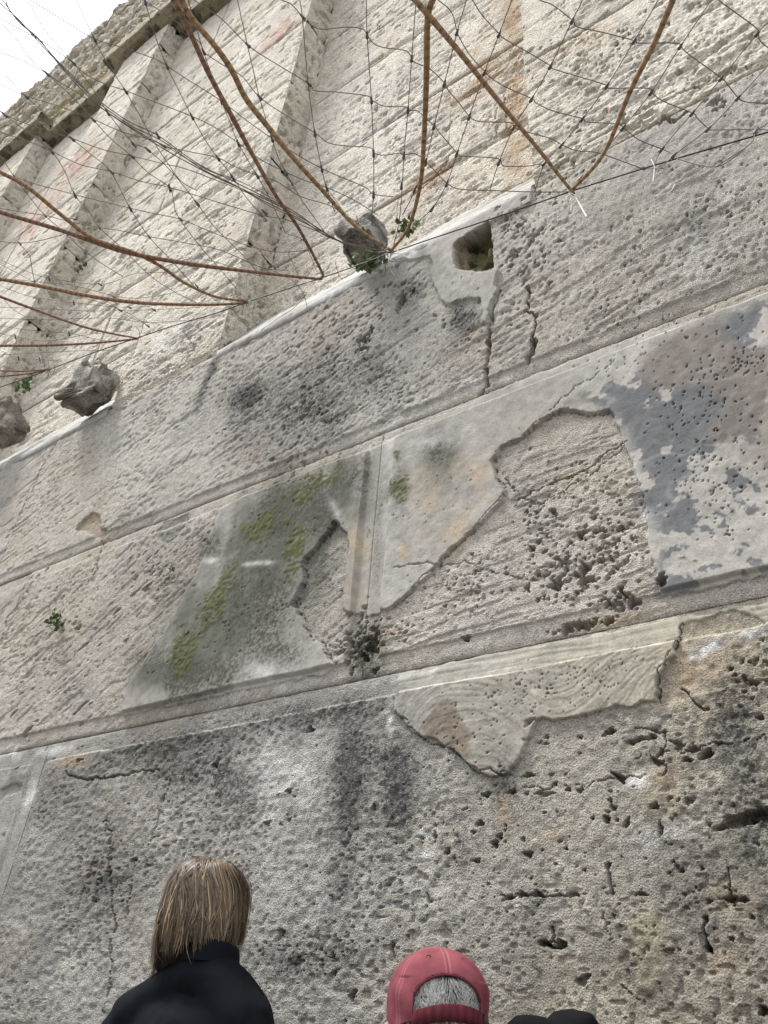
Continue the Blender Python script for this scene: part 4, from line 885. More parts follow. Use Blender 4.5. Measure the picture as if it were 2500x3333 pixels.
# loose ends of wire around the anchors
for (ax, ay, n) in ((1255, 815, 16), (1045, 905, 4), (800, 985, 9), (440, 1102, 4), (150, 1203, 12), (1866, 625, 3)):
    for k in range(n):
        a0 = RT.uniform(0, 6.28); l0 = RT.uniform(20, 60); p0 = (ax + RT.uniform(-25, 25), ay + RT.uniform(-15, 15))
        pts = [p0]
        for j in range(4): a0 += RT.uniform(-.9, .9); pts.append((pts[-1][0] + math.cos(a0) * l0 / 3, pts[-1][1] + math.sin(a0) * l0 / 3))
        V, q, t = tube_np(smooth_path(np.array([on_net(p, RT.uniform(0, .01)) for p in pts]), 4), .0018, 4)
        link('wire', np_mesh('wire', V, q, t), M_TIE if k % 3 == 0 else M_WIRE, NET)

def cane(pts, r0, r1, ir, label, col1, col2, seed):
    P = np.array([on_net(p, .006) for p in pts])
    P2 = smooth_path(P, 10); seg = np.concatenate([[0], np.cumsum(np.linalg.norm(np.diff(P2, axis=0), axis=1))])
    nS = int(seg[-1] / .006); tt = np.linspace(0, seg[-1], nS); Q = np.stack([np.interp(tt, seg, P2[:, k]) for k in range(3)], 1)
    tip = seg[ir * 10]; w = np.clip(np.abs(tt - tip) / .9, 0, 1); R = (r1 + (r0 - r1) * w) * .84
    ph = (tt / .040 + .25 * np.sin(tt * 9 + seed)); ring = np.exp(-((ph - np.round(ph)) / .16) ** 2) * (.4 + .6 * vn(np.round(ph) * .7, ph * 0, 5))
    R = R * (1 + .06 * ring + .04 * (vn(tt * 60, tt * 0 + seed, 3) - .5))
    n = 9; V, q, t = tube_np(Q, R, n)
    k = fbm(tt * 8, tt * 0 + seed, 3, 4)
    c = C(*col1)[None] * (1 - k[:, None]) + C(*col2)[None] * k[:, None]; c = c * (1 - .62 * ring)[:, None]
    cc = np.repeat(c, n, axis=0); cc = np.vstack([cc, c[0], c[-1]])
    me = np_mesh('bent_cane', V, q, t); set_col(me, np.concatenate([cc, np.ones((len(cc), 1))], 1))
    o = link('bent_cane', me, M_CANE); tag(o, label, 'cane', 'ringed canes carrying the net'); return o
TAN = ((.30, .19, .115), (.40, .27, .165)); RED = ((.21, .115, .08), (.30, .185, .13))
cane([(1310,-50),(1352,0),(1480,150),(1620,325),(1740,470),(1862,622),(1868,612),(1965,500),(2050,300),(2130,140),(2190,0),(2215,-60)], .0155, .0085, 5, 'tan ringed cane bent to a V with its tip furthest right on the wall', *TAN, 1)
cane([(590,-60),(592,0),(625,60),(700,150),(755,230),(800,320),(870,410),(960,520),(1050,620),(1140,720),(1200,770),(1278,818),(1276,812),(1330,740),(1368,600),(1380,450),(1388,250),(1392,60),(1412,-10),(1430,-60)], .0165, .0085, 11, 'longest tan ringed cane with its tip by the grey boss', (.27,.165,.10), (.40,.27,.15), 2)
cane([(530,-60),(565,0),(620,110),(680,240),(750,370),(820,500),(900,640),(970,740),(1045,880),(1046,903),(1020,906),(800,882),(600,856),(400,818),(200,750),(0,690),(-80,660)], .0150, .0080, 9, 'reddish ringed cane running steeply to the top edge and nearly level to the left edge', *RED, 3)
cane([(-80,520),(0,560),(90,610),(200,700),(300,775),(430,820),(520,865),(600,920),(700,965),(798,980),(785,987),(650,992),(450,985),(300,965),(150,935),(0,908),(-80,895)], .0140, .0075, 9, 'thin brown ringed cane bent to a V at the foot of the lowest pilaster', (.28,.165,.10), (.34,.21,.13), 4)
cane([(-80,930),(0,965),(120,1010),(260,1060),(360,1085),(440,1100),(436,1104),(300,1117),(150,1124),(0,1125),(-80,1126)], .0105, .0065, 5, 'thin reddish ringed cane bent to a V in front of the middle pilaster', *RED, 5)
cane([(-80,1210),(0,1207),(80,1208),(158,1203),(150,1206),(80,1218),(0,1225),(-80,1232)], .0085, .0055, 3, 'shortest ringed cane, lowest at the left picture edge', *RED, 6)
P = np.array([on_net(p) for p in [(2620,392),(2500,430),(2240,505),(2000,578),(1862,622),(1600,712),(1440,765),(1280,820),(1180,858),(1045,905),(960,932),(800,985),(700,1020),(560,1062),(440,1102),(300,1150),(160,1203),(60,1240),(-60,1280)]])
V, q, t = tube_np(smooth_path(P, 4), .0034, 6); tag(link('edge_cable', np_mesh('edge_cable', V, q, t), M_CABLE), 'thin black cable strung along the wall face under the wire mesh', 'cable')

# ------------------------------------------------------------------ wall plants, bird
M_LEAF = simple_mat('leaf_green', (.075, .13, .035), .6, .35, 80)
M_STEM = simple_mat('stem_brown', (.11, .08, .05), .8, .2, 40)
def plant(px, py, y, size, label, seed, n=26, dirx=0):
    x, z = wall_xz(px, py, y); rt = random.Random(seed); base = np.array(world(x, y - .004, z))
    root = tag(empty('wall_plant', tuple(base)), label, 'plant')
    stems = []; L_ = []
    for s in range(6):
        d = np.array([rt.uniform(-1, 1) + dirx, rt.uniform(-1.2, -.3), rt.uniform(-.8, 1)]); d /= np.linalg.norm(d)
        pts = [base + d * size * k + np.array([0, 0, -.25 * size * k * k]) for k in np.linspace(0, 1, 5)]; stems.append(tube_np(pts, .0016, 4))
        for k in range(n // 6 + 2):
            c = pts[rt.randint(1, 4)] + np.array([rt.gauss(0, 1), rt.gauss(0, 1), rt.gauss(0, 1)]) * size * .13
            u = np.array([rt.gauss(0, 1) for _ in range(3)]); u /= np.linalg.norm(u); w = np.cross(u, [rt.gauss(0, 1) for _ in range(3)]); w /= np.linalg.norm(w); l = size * rt.uniform(.3, .5)
            # lobed leaf
            prof = [(0, .0), (.25, .22), (.32, .48), (.5, .26), (.62, .42), (.75, .2), (1, 0), (.75, -.2), (.62, -.42), (.5, -.26), (.32, -.48), (.25, -.22)]
            nn = np.cross(u, w); V = np.array([c + u * a * l + w * b * l + nn * (abs(b) * .25 * l) for a, b in prof] + [c + u * .5 * l])
            L_.append((V, None, np.array([(i, (i + 1) % 12, 12) for i in range(12)])))
    V, q, t = merge(stems); link('stem', np_mesh('stem', V, q, t), M_STEM, root)
    V, q, t = merge(L_); o = link('foliage', np_mesh('foliage', V, q, t), M_LEAF, root, False); o['kind'] = 'stuff'
plant(1340, 762, -.02, .085, 'small green plant just above the ledge, right of the grey boss', 1)
plant(1212, 868, -.03, .10, 'leafy green plant growing out of the ledge below the grey boss', 2, 34, .3)
plant(205, 2036, .0, .075, 'small dark green plant alone on the streaky left ashlar', 3)
plant(278, 868, .13, .07, 'tiny green tuft beside the middle pilaster', 4, 16)
plant(98, 1262, .0, .10, 'dark green plant left of the pale boss', 5, 34)
plant(565, 1860, .0, .04, 'tiny green sprout left of the moss stained plaster', 6, 10)
bx_, bz_ = wall_xz(127, 268, .08)
bp_ = np.array(world(bx_, .08, 8.0)); bp_[0] = S * bx_
bird = tag(empty('perched_bird', tuple(bp_)), 'small blue grey bird perched on the top edge of the wall', 'bird')
M_BIRD = simple_mat('grey_feathers', (.13, .14, .18), .8, .3, 30)
def rounded(name, segs, mat, parent, voxel=.01, sm=4, post=None):
    """one continuous surface grown from tapered capsules / ellipsoids [(p0, r0, p1, r1)] with radii as scalars or triples"""
    bm = bmesh.new()
    for p0, r0, p1, r1 in segs:
        p0 = np.array(p0, float); p1 = np.array(p1, float); k = max(2, int(np.linalg.norm(p1 - p0) / (np.min(r0) * .4)) + 1)
        for t in np.linspace(0, 1, k):
            r = np.array(r0) * (1 - t) + np.array(r1) * t; r = np.broadcast_to(r, (3,)); c = p0 * (1 - t) + p1 * t
            bmesh.ops.create_icosphere(bm, subdivisions=2, radius=1, matrix=Matrix.Translation(Vector(c)) @ Matrix.Diagonal((*r, 1)))
    me = bpy.data.meshes.new(name); bm.to_mesh(me); bm.free()
    o = bpy.data.objects.new(name, me); sc.collection.objects.link(o)
    m = o.modifiers.new('r', 'REMESH'); m.mode = 'VOXEL'; m.voxel_size = voxel
    m2 = o.modifiers.new('s', 'SMOOTH'); m2.iterations = sm; m2.factor = .6
    dg = bpy.context.evaluated_depsgraph_get(); me2 = bpy.data.meshes.new_from_object(o.evaluated_get(dg)); bpy.data.objects.remove(o)
    me2.name = name
    if post is not None:
        co = np.empty(len(me2.vertices) * 3, np.float32); me2.vertices.foreach_get('co', co); nr = np.empty_like(co); me2.vertices.foreach_get('normal', nr)
        co = co.reshape(-1, 3); nr = nr.reshape(-1, 3); me2.vertices.foreach_set('co', post(co, nr).astype(np.float32).ravel()); me2.update()
    return link(name, me2, mat, parent)
b0 = bp_
rounded('body', [(b0 + [-.06, 0, .09], .055, b0 + [.05, 0, .15], .05), (b0 + [.05, 0, .15], .04, b0 + [.08, 0, .22], .032), (b0 + [-.06, 0, .09], .035, b0 + [-.17, 0, .05], .014)], M_BIRD, bird, .02, 1)
rounded('leg', [(b0 + [0, 0, .0], .008, b0 + [0, 0, .1], .008)], M_STEM, bird, .008, 0)

# ------------------------------------------------------------------ people
def pxy(px, py, ym):
    """point on the sight line of a pixel at ym metres in front of the camera"""
    v = ROT @ _dir((px, py)); return v * (ym / v[1]) + np.array([0, 0, CAMZ])
M_SKIN = simple_mat('skin', (.42, .25, .19), .6, .12, 60, .2)
def cloth(name, col, bump=.5, sc_=7):
    m, n, b = new_mat(name); N = n.nodes.new; K = n.links.new; b.inputs['Base Color'].default_value = (*col, 1); b.inputs['Roughness'].default_value = .9; b.inputs['Specular IOR Level'].default_value = .10
    b.inputs['Sheen Weight'].default_value = .0
    tc = N('ShaderNodeTexCoord'); n1 = N('ShaderNodeTexNoise'); n1.inputs['Scale'].default_value = sc_; n1.inputs['Detail'].default_value = 2; n1.inputs['Distortion'].default_value = .7
    n2 = N('ShaderNodeTexNoise'); n2.inputs['Scale'].default_value = 600; a = N('ShaderNodeMath'); a.operation = 'MULTIPLY_ADD'; a.inputs[1].default_value = .04
    K(tc.outputs['Object'], n1.inputs['Vector']); K(tc.outputs['Object'], n2.inputs['Vector']); K(n2.outputs['Fac'], a.inputs[0]); K(n1.outputs['Fac'], a.inputs[2])
    bp = N('ShaderNodeBump'); bp.inputs['Distance'].default_value = .02; bp.inputs['Strength'].default_value = bump; K(a.outputs[0], bp.inputs['Height']); K(bp.outputs[0], b.inputs['Normal']); return m
M_NAVY = cloth('navy_fleece', (.0050, .0066, .0095), .6); M_BLACK = cloth('black_jacket', (.0065, .0065, .0078), .6)
M_TROUS = cloth('dark_trousers', (.03, .03, .035)); M_SHOE = cloth('shoe', (.04, .035, .03))

def hair_mat(name):
    m, n, b = new_mat(name); at = n.nodes.new('ShaderNodeAttribute'); at.attribute_name = 'Tint'; n.links.new(at.outputs['Color'], b.inputs['Base Color'])
    b.inputs['Roughness'].default_value = .42; b.inputs['Specular IOR Level'].default_value = .5; b.inputs['Anisotropic'].default_value = .6; return m
M_HAIR = hair_mat('hair_strands')
def ribbons(paths, widths, cols, name, parent, outward):
    V = []; F = []; CC = []; o = 0
    for P, w, c in zip(paths, widths, cols):
        P = np.asarray(P); m = len(P); T = np.gradient(P, axis=0); Nn = P - outward; Nn /= np.linalg.norm(Nn, axis=1, keepdims=True) + 1e-9
        B = np.cross(T, Nn); B /= np.linalg.norm(B, axis=1, keepdims=True) + 1e-9
        ww = w * np.sin(np.linspace(.5, math.pi - .12, m))[:, None]
        X = np.stack([P - B * ww, P + Nn * ww * .5, P + B * ww], 1).reshape(-1, 3); V.append(X)
        idx = np.arange(m * 3).reshape(m, 3) + o; F.append(np.stack([idx[:-1, :-1], idx[:-1, 1:], idx[1:, 1:], idx[1:, :-1]], -1).reshape(-1, 4)); o += 3 * m
        CC.append(np.repeat(c, 3, axis=0))
    me = np_mesh(name, np.vstack(V), np.vstack(F)); c = np.vstack(CC); set_col(me, np.concatenate([c, np.ones((len(c), 1))], 1)); return link(name, me, M_HAIR, parent)

# --- woman with the bob
YW = 1.52
hc = pxy(672, 2938, YW)
ns = pxy(690, 3095, YW)                # nape / neck base
W = tag(empty('person', (float(ns[0]), YW, 0)), 'person with a straight brown blond bob and navy stand collar jacket, seen from behind', 'person')
lsh = pxy(414, 3240, YW - .02); rsh = pxy(848, 3240, YW + .02); mid = (lsh + rsh) / 2; mid[2] = ns[2] - .10
hip = np.array([mid[0] - .02, YW, .98])
def hand(wr, d, side):
    wr = np.array(wr, float); d = np.array(d, float) / np.linalg.norm(d); s = np.cross(d, [0, 0, 1.]); s /= np.linalg.norm(s); u = np.cross(s, d); out = [(wr, .026, wr + d * .05, (.034)), (wr + d * .05, .030, wr + d * .085, .026)]
    for i, (o_, l) in enumerate(((-.028, .062), (-.010, .072), (.009, .068), (.027, .052))):
        a = wr + d * .085 + s * o_; m1 = a + d * l * .45 - u * .006; m2 = m1 + d * l * .3 - u * .016; m3 = m2 + d * l * .2 - u * .018; out += [(a, .0095, m1, .0088), (m1, .0088, m2, .008), (m2, .008, m3, .007)]
    a = wr + d * .03 + s * -.028 * side; out += [(a, .013, a + d * .03 - s * .02 * side, .010), (a + d * .03 - s * .02 * side, .010, a + d * .058 - s * .024 * side, .0085)]
    return out
def figure(root, neck, head, ls, rs, hp, le, re, lw, rw, mats, girth=1.0):
    skin = [(neck + [0, 0, -.06], .055, head + [0, .0, -.03], .055), (head + [0, .01, .0], (.070, .088, .098), head + [0, .015, -.02], (.066, .082, .095)), (head + [0, .07, -.075], (.036, .035, .03), head + [0, .05, -.06], (.05, .05, .04)),
            (head + [0, .098, -.02], .011, head + [0, .108, -.035], .013), (head + [-.076, .0, -.02], (.010, .018, .028), head + [-.076, .0, -.035], (.008, .013, .018)), (head + [.076, .0, -.02], (.010, .018, .028), head + [.076, .0, -.035], (.008, .013, .018)),
            (neck + [0, .02, -.10], (.07, .045, .05), hp + [0, 0, .1], (.10, .07, .08))]
    for sh, el, wr, sd_ in ((ls, le, lw, -1), (rs, re, rw, 1)):
        skin += [(sh, .035, el, .032), (el, .032, wr, .024)]
        d = (np.array(wr) - np.array(el)); skin += hand(wr, d, sd_)
    for sx in (-1, 1): skin += [(hp + [sx * .08, 0, -.05], .07, hp + [sx * .09, 0, -.48], .05), (hp + [sx * .09, 0, -.48], .045, [hp[0] + sx * .10, hp[1], .09], .035)]
    rounded('body', skin, M_SKIN, root, .0085, 2)
    tr = []
    for sx in (-1, 1): tr += [(hp + [sx * .07, 0, -.02], (.105, .10, .1), hp + [sx * .09, 0, -.45], .080), (hp + [sx * .09, 0, -.45], .078, [hp[0] + sx * .10, hp[1], .10], .062)]
    tr += [(hp + [-.06, 0, .02], (.11, .11, .09), hp + [.06, 0, .02], (.11, .11, .09))]
    rounded('trousers', tr, mats[1], root, .014, 4)
    for sx in (-1, 1): rounded('shoe', [([hp[0] + sx * .10, hp[1] - .03, .05], (.045, .06, .045), [hp[0] + sx * .11, hp[1] + .13, .04], (.045, .06, .035))], mats[2], root, .012, 2)
le = lsh + [-.09, .03, -.28]; re = rsh + [.05, .02, -.29]; lw = le + [.10, .20, -.05]; rw = re + [-.08, .21, -.04]
figure(W, ns, hc + [0, .012, .006], lsh + [.06, 0, -.02], rsh + [-.06, 0, -.02], hip, le, re, lw, rw, (M_NAVY, M_TROUS, M_SHOE))
def folds(co, nr):
    d = (fbm(co[:, 0] * 9 + co[:, 2] * 5, co[:, 2] * 2.5 + co[:, 1] * 6, 3, 5) - .5) * .022 + .004 * np.sin(co[:, 0] * 60 + co[:, 2] * 35 + 4 * fbm(co[:, 0] * 6, co[:, 2] * 6, 2, 2)) * sst(.45, .7, fbm(co[:, 0] * 5, co[:, 2] * 5, 2, 9))
    return co + nr * d[:, None]
jk = [(ns + [0, 0, -.01], (.062, .062, .035), ns + [-.01, 0, -.06], (.095, .075, .04)),
      (ns + [-.05, 0, -.055], (.07, .07, .04), lsh + [.055, 0, -.045], (.068, .075, .065)), (ns + [.04, 0, -.055], (.06, .07, .04), rsh + [-.05, 0, -.045], (.066, .075, .065)),
      (mid + [0, 0, -.09], (.185, .105, .11), mid + [0, 0, -.28], (.18, .115, .12)), (mid + [0, 0, -.28], (.18, .115, .12), hip + [0, 0, .02], (.17, .125, .11)),
      (lsh + [.045, 0, -.055], .074, le, .066), (rsh + [-.045, 0, -.055], .074, re, .066), (le, .056, lw - [.015, .02, 0], .040), (re, .056, rw - [-.015, .02, 0], .040)]
rounded('jacket', jk, M_NAVY, W, .009, 7, folds)
# stand collar
def collar(c, rx, ry, h, th, tilt, name, mat, root, yaw=0):
    n = 48; V = []; 
    for (r_, zz) in ((0, -.012), (.001, h * .5), (0, h), (-th, h + .001), (-th, 0)):
        for i in range(n):
            a = 2 * math.pi * i / n; w = 1 + .02 * math.sin(3 * a); fl = .006 * (1 - zz / h)
            V.append(c + np.array([(rx + r_ + fl) * math.sin(a) * w, -(ry + r_ + fl) * math.cos(a) * w, zz + tilt[0] * math.sin(a) + tilt[1] * math.cos(a)]))
    q = []
    for k in range(4):
        for i in range(n): q.append((k * n + i, k * n + (i + 1) % n, (k + 1) * n + (i + 1) % n, (k + 1) * n + i))
    return link(name, np_mesh(name, V, q), mat, root)
collar(ns + [-.004, 0, -.024], .067, .066, .034, .006, (.004, .010), 'collar', M_NAVY, W)
# hair: skull shell + strands that flow over the head and hang
rg = np.random.default_rng(5)
hs_ = hc + np.array([.006, -.004, .0])
AX = np.array([.086, .100, .094])
def hem(a):       # bottom of the bob below the head centre; a = 0 at the back, + to the right
    return -.098 - .050 * max(0, math.sin(-a)) + .012 * max(0, math.sin(a)) - .020 * (1 - abs(math.cos(a)))
def strand(a, th0, off, jit, n=16, longer=0):
    """a = azimuth, th0 = polar start; flows down the shell and hangs"""
    out = []; h_ = hem(a) - longer; swirl = 1.0 * math.exp(-th0 * .9)
    zs_ = np.linspace(math.cos(th0) * AX[2], h_, n)
    for i, z in enumerate(zs_):
        t = i / (n - 1); aa = a + swirl * (1 - t) ** 2 * (1 if a < 0 else -.7) + jit * math.sin(3 * t + a * 9) * .11 + .07 * t * math.sin(5.5 * t + a * 17) + .05 * math.sin(a * 31 + 2 * t)
        zz = max(min(z / AX[2], 1), -1); rr = math.sqrt(max(0, 1 - zz * zz)) if z > 0 else 1.0 + .02 * (-z / .1) - .20 * (z / .13) ** 2 * (math.cos(aa) > .3) * abs(math.cos(aa))
        fl = (.16 * (-z / .14) if (z < 0 and math.sin(aa) < -.4) else 0)
        rr = rr + fl
        p = hs_ + np.array([math.sin(aa) * AX[0] * (rr + off), -math.cos(aa) * AX[1] * (rr + off), z + (off * AX[2] * .8 if z > 0 else off * AX[2] * .8 * (1 + z / .15))]); out.append(p)
    return np.array(out)
paths = []; wd_ = []; cl_ = []
for i in range(3700):
    a = rg.uniform(-math.pi * .98, math.pi * .98); 
    if abs(a) > 2.3 and rg.random() < .8: continue
    th0 = math.acos(rg.uniform(.02, .998)); dep = rg.random() ** 1.5; n = 16
    clump = round(a * 9 + .6 * math.sin(th0 * 5)) / 9; a2 = a + (clump - a) * .55
    P = strand(a2, th0, .01 + .05 * math.sin(clump * 40) + .13 * (1 - dep) * (.5 + .5 * vn(np.array(a * 5.), np.array(th0 * 3), 4)) + (.05 * rg.random() if i > 3400 else 0), rg.normal() * (2.6 if i > 3400 else 1), n, rg.uniform(-.034, .014) - .018 * math.sin(a * 13) - .012 * math.sin(a * 37))
    r = vn(np.array(a * 14. + 40), np.array(th0 * 1.5), 7) * .65 + rg.random() * .45; t = np.linspace(0, 1, n)[:, None]
    r = min(max((r - .18) * 1.25, 0), 1) ** 1.5; c0 = C(.040, .026, .015) * (1 - r) + C(.215, .150, .090) * r
    if rg.random() < .09: c0 = C(.38, .28, .17)
    shade = .8 + .35 * np.sin(t * 3.1)
    paths.append(P); wd_.append(rg.uniform(.0007, .0017)); cl_.append(np.clip(c0[None] * shade, .01, .8))
ribbons(paths, wd_, cl_, 'hair', W, hs_)
# dense under layer of the same hair
nA, nZ = 64, 26; V = []; cc = []
for j in range(nZ):
    for i in range(nA):
        a = 2 * math.pi * i / nA - math.pi; full = strand(a, .03, -.03, 0, nZ); V.append(full[j] if abs(a) < 2.4 else full[min(j, int(nZ * .42))]); cc.append(C(.06, .038, .022) * (1 + .4 * math.sin(i * 2.3)))
idx = np.arange(nA * nZ).reshape(nZ, nA); nx_ = np.roll(idx, -1, 1)
me = np_mesh('hair_base', V, np.stack([idx[:-1], nx_[:-1], nx_[1:], idx[1:]], -1).reshape(-1, 4)); set_col(me, np.concatenate([np.array(cc), np.ones((len(cc), 1))], 1)); link('hair_base', me, M_HAIR, W)

# --- man in the red cap
YM = 1.42
cc0 = pxy(1424, 3268, YM)
MN = tag(empty('person', (float(cc0[0]), YM, 0)), 'person with short grey hair and black jacket wearing the faded red cap', 'person')
nk = cc0 + [0.005, .0, -.16]
lsm = nk + [-.15, -.13, -.09]; rsm = nk + [.15, .13, -.075]; hpm = nk + [0, 0, -.60]
el_l = lsm + [-.05, .0, -.30]; wr_l = el_l + [.08, .22, .02]
el_r = pxy(1868, 3392, YM + .14); wr_r = el_r + [-.02, .17, -.22]
figure(MN, nk, cc0 + [0, .0, -.012], lsm + [.04, 0, 0], rsm + [-.04, 0, 0], hpm, el_l, el_r, wr_l, wr_r, (M_BLACK, M_TROUS, M_SHOE))
jm = [(nk + [0, 0, -.04], (.075, .07, .035), nk + [0, 0, -.09], (.12, .09, .05)), (nk + [-.07, 0, -.07], (.07, .07, .05), lsm + [.04, 0, -.03], (.075, .085, .07)), (nk + [.07, 0, -.07], (.07, .07, .05), rsm + [-.04, 0, -.03], (.075, .085, .07)),
      (nk + [0, 0, -.20], (.16, .15, .12), hpm + [0, 0, .0], (.16, .15, .12)), (lsm + [.04, 0, -.04], .075, el_l, .06), (rsm + [-.03, 0, -.03], .078, el_r + [0, 0, -.01], .060), (el_l, .06, wr_l - [.01, .03, 0], .045), (el_r + [0, 0, -.01], .060, wr_r + [0, -.03, .03], .047),
      (pxy(1690, 3372, YM + .06), .028, pxy(1750, 3372, YM + .08), .03), (pxy(1905, 3338, YM + .12), .022, pxy(1850, 3352, YM + .12), .028)]
rounded('jacket', jm, M_BLACK, MN, .010, 4, folds)
# cap
YAW = math.radians(43); RX, RY, RZ = .0885, .100, .088
def capm():
    m, n, b = new_mat('washed_red_cotton'); N = n.nodes.new; K = n.links.new
    at = N('ShaderNodeAttribute'); at.attribute_name = 'Tint'; tc = N('ShaderNodeTexCoord')
    n1 = N('ShaderNodeTexNoise'); n1.inputs['Scale'].default_value = 28; n1.inputs['Detail'].default_value = 6; n2 = N('ShaderNodeTexNoise'); n2.inputs['Scale'].default_value = 700
    K(tc.outputs['Object'], n1.inputs['Vector']); K(tc.outputs['Object'], n2.inputs['Vector'])
    mr = N('ShaderNodeMapRange'); mr.inputs['From Min'].default_value = .3; mr.inputs['From Max'].default_value = .7; mr.inputs['To Min'].default_value = .8; mr.inputs['To Max'].default_value = 1.2; K(n1.outputs['Fac'], mr.inputs['Value'])
    vm = N('ShaderNodeVectorMath'); vm.operation = 'SCALE'; K(at.outputs['Color'], vm.inputs[0]); K(mr.outputs[0], vm.inputs['Scale']); K(vm.outputs[0], b.inputs['Base Color'])
    b.inputs['Roughness'].default_value = .95; b.inputs['Specular IOR Level'].default_value = .1
    bp = N('ShaderNodeBump'); bp.inputs['Distance'].default_value = .0015; bp.inputs['Strength'].default_value = .5; K(n2.outputs['Fac'], bp.inputs['Height']); K(bp.outputs[0], b.inputs['Normal']); return m
M_CAP = capm()
cyw, syw = math.cos(YAW), math.sin(YAW)
def cap_pt(a, z, off=0.0):
    """a = azimuth from the back, z = height above the cap centre"""
    if z >= 0: r = math.sqrt(max(0, 1 - (z / RZ) ** 2.25))
    else: r = 1 - .5 * (z / .1) ** 2 * .3
    sq = 1 / (abs(math.sin(a)) ** 2.3 + abs(math.cos(a)) ** 2.3) ** (1 / 2.3)
    x = math.sin(a) * (RX * r + off) * sq; y = -math.cos(a) * (RY * r + off) * sq
    return cc0 + np.array([x * cyw - y * syw, x * syw + y * cyw, z])
def capz(a, j, nj):
    hemz = -.030 - .020 * sst(.6, 1.6, np.array(abs(a)))
    t = j / nj; th = t * 1.9
    return float(hemz + (RZ - hemz) * (0.5 + .5 * math.cos(math.pi * t ** 1.0)) if False else RZ * math.cos(min(t / .72, 1) * math.pi / 2) if t < .72 else hemz * (t - .72) / .28)
nA, nJ = 220, 96
V = np.zeros((nJ + 1, nA, 3)); CO = np.zeros((nJ + 1, nA, 3)); KEEP = np.ones((nJ + 1, nA), bool)
for j in range(nJ + 1):
    for i in range(nA):
        a = 2 * math.pi * i / nA - math.pi; z = capz(a, j, nJ)
        seam = min(abs((a - s + math.pi) % (2 * math.pi) - math.pi) for s in (0, math.pi / 3, -math.pi / 3, 2 * math.pi / 3, -2 * math.pi / 3, math.pi))
        rad = seam * RX * math.sqrt(max(0, 1 - (min(max(z, 0) / RZ, 1)) ** 2)) + 1e-6
        off = .0010 * math.exp(-((rad - .0035) / .0022) ** 2) - .0012 * math.exp(-(rad / .0012) ** 2)
        off += .0022 * math.sin(z * 95 + a * 5) * math.exp(-((abs(a) - 1.0) / .35) ** 2) * (z < .035) + .003 * (float(fbm(np.array(a * 2.2 + 9), np.array(z * 30), 3, 4)) - .5)
        p = cap_pt(a, z, off); V[j, i] = p
        s_ = a * .098; arch = .040 * math.sqrt(max(0, 1 - (s_ / .066) ** 2)) if abs(s_) < .066 else -1
        KEEP[j, i] = not (abs(s_) < .066 and z < arch)
        base = C(.150, .041, .052); wr = .5 + .5 * float(fbm(np.array(a * 6.), np.array(z * 60), 4, 6)); e = math.exp(-((z - arch) / .004) ** 2) if abs(s_) < .07 else 0
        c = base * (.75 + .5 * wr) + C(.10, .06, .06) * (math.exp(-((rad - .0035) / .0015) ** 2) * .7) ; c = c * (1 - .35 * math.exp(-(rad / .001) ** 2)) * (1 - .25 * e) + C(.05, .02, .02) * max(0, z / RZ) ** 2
        CO[j, i] = c
idx = np.arange((nJ + 1) * nA).reshape(nJ + 1, nA); nx_ = np.roll(idx, -1, 1); kf = KEEP & np.roll(KEEP, -1, 1); kf = kf[:-1] & kf[1:]
q = np.stack([idx[:-1], nx_[:-1], nx_[1:], idx[1:]], -1)[kf].reshape(-1, 4)
used, inv = np.unique(q, return_inverse=True)
me = np_mesh('crown', V.reshape(-1, 3)[used], inv.reshape(-1, 4)); set_col(me, np.concatenate([CO.reshape(-1, 3)[used], np.ones((len(used), 1))], 1))
CAP = tag(empty('baseball_cap', tuple(cc0)), 'faded red cotton baseball cap with an adjustable strap across its back opening', 'cap')
co_ = link('crown', me, M_CAP, CAP); sm_ = co_.modifiers.new('thick', 'SOLIDIFY'); sm_.thickness = .0016; sm_.offset = -1
# bound edge of the opening, strap, button, eyelets, peak
def cap_tube(pts, r, name, col, n=8):
    V, q, t = tube_np(np.array(pts), r, n); me = np_mesh(name, V, q, t); set_col(me, np.tile([*col, 1], (len(V), 1))); return link(name, me, M_CAP, CAP)
cap_tube([cap_pt(u / .098, max(.040 * math.sqrt(max(0, 1 - (u / .066) ** 2)), -.03), .0006) for u in np.linspace(-.0655, .0655, 60)], .0017, 'binding', (.10, .024, .032))
V = []; n = 70
for k, (zz, o_) in enumerate(((.0015, .0015), (.0005, .0026), (-.012, .0030), (-.023, .0026), (-.024, .0012))):
    for i in range(n):
        a = -.72 + 1.50 * i / (n - 1); t = (a / .72); dz = -.012 * t * t + .0035 * math.sin(a * 2) ; V.append(cap_pt(a, zz + dz - .004, o_ + .0006 * math.sin(a * 30)))
q = [(k * n + i, k * n + i + 1, (k + 1) * n + i + 1, (k + 1) * n + i) for k in range(4) for i in range(n - 1)]
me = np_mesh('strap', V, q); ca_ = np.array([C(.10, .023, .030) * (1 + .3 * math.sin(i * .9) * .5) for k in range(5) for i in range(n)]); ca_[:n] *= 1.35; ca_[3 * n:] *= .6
set_col(me, np.concatenate([ca_, np.ones((len(ca_), 1))], 1)); link('strap', me, M_CAP, CAP)
V = []
for k, (zz, o_) in enumerate(((.0035, .003), (.003, .0052), (-.028, .0052), (-.0285, .003))):
    for i in range(6): a = .74 + .13 * i / 5; V.append(cap_pt(a, zz - .014, o_))
q = [(k * 6 + i, k * 6 + i + 1, (k + 1) * 6 + i + 1, (k + 1) * 6 + i) for k in range(3) for i in range(5)]
link('buckle', np_mesh('buckle', V, q), simple_mat('antique_brass', (.10, .075, .045), .45, .2, 60, 0, .5, metallic=.7), CAP)
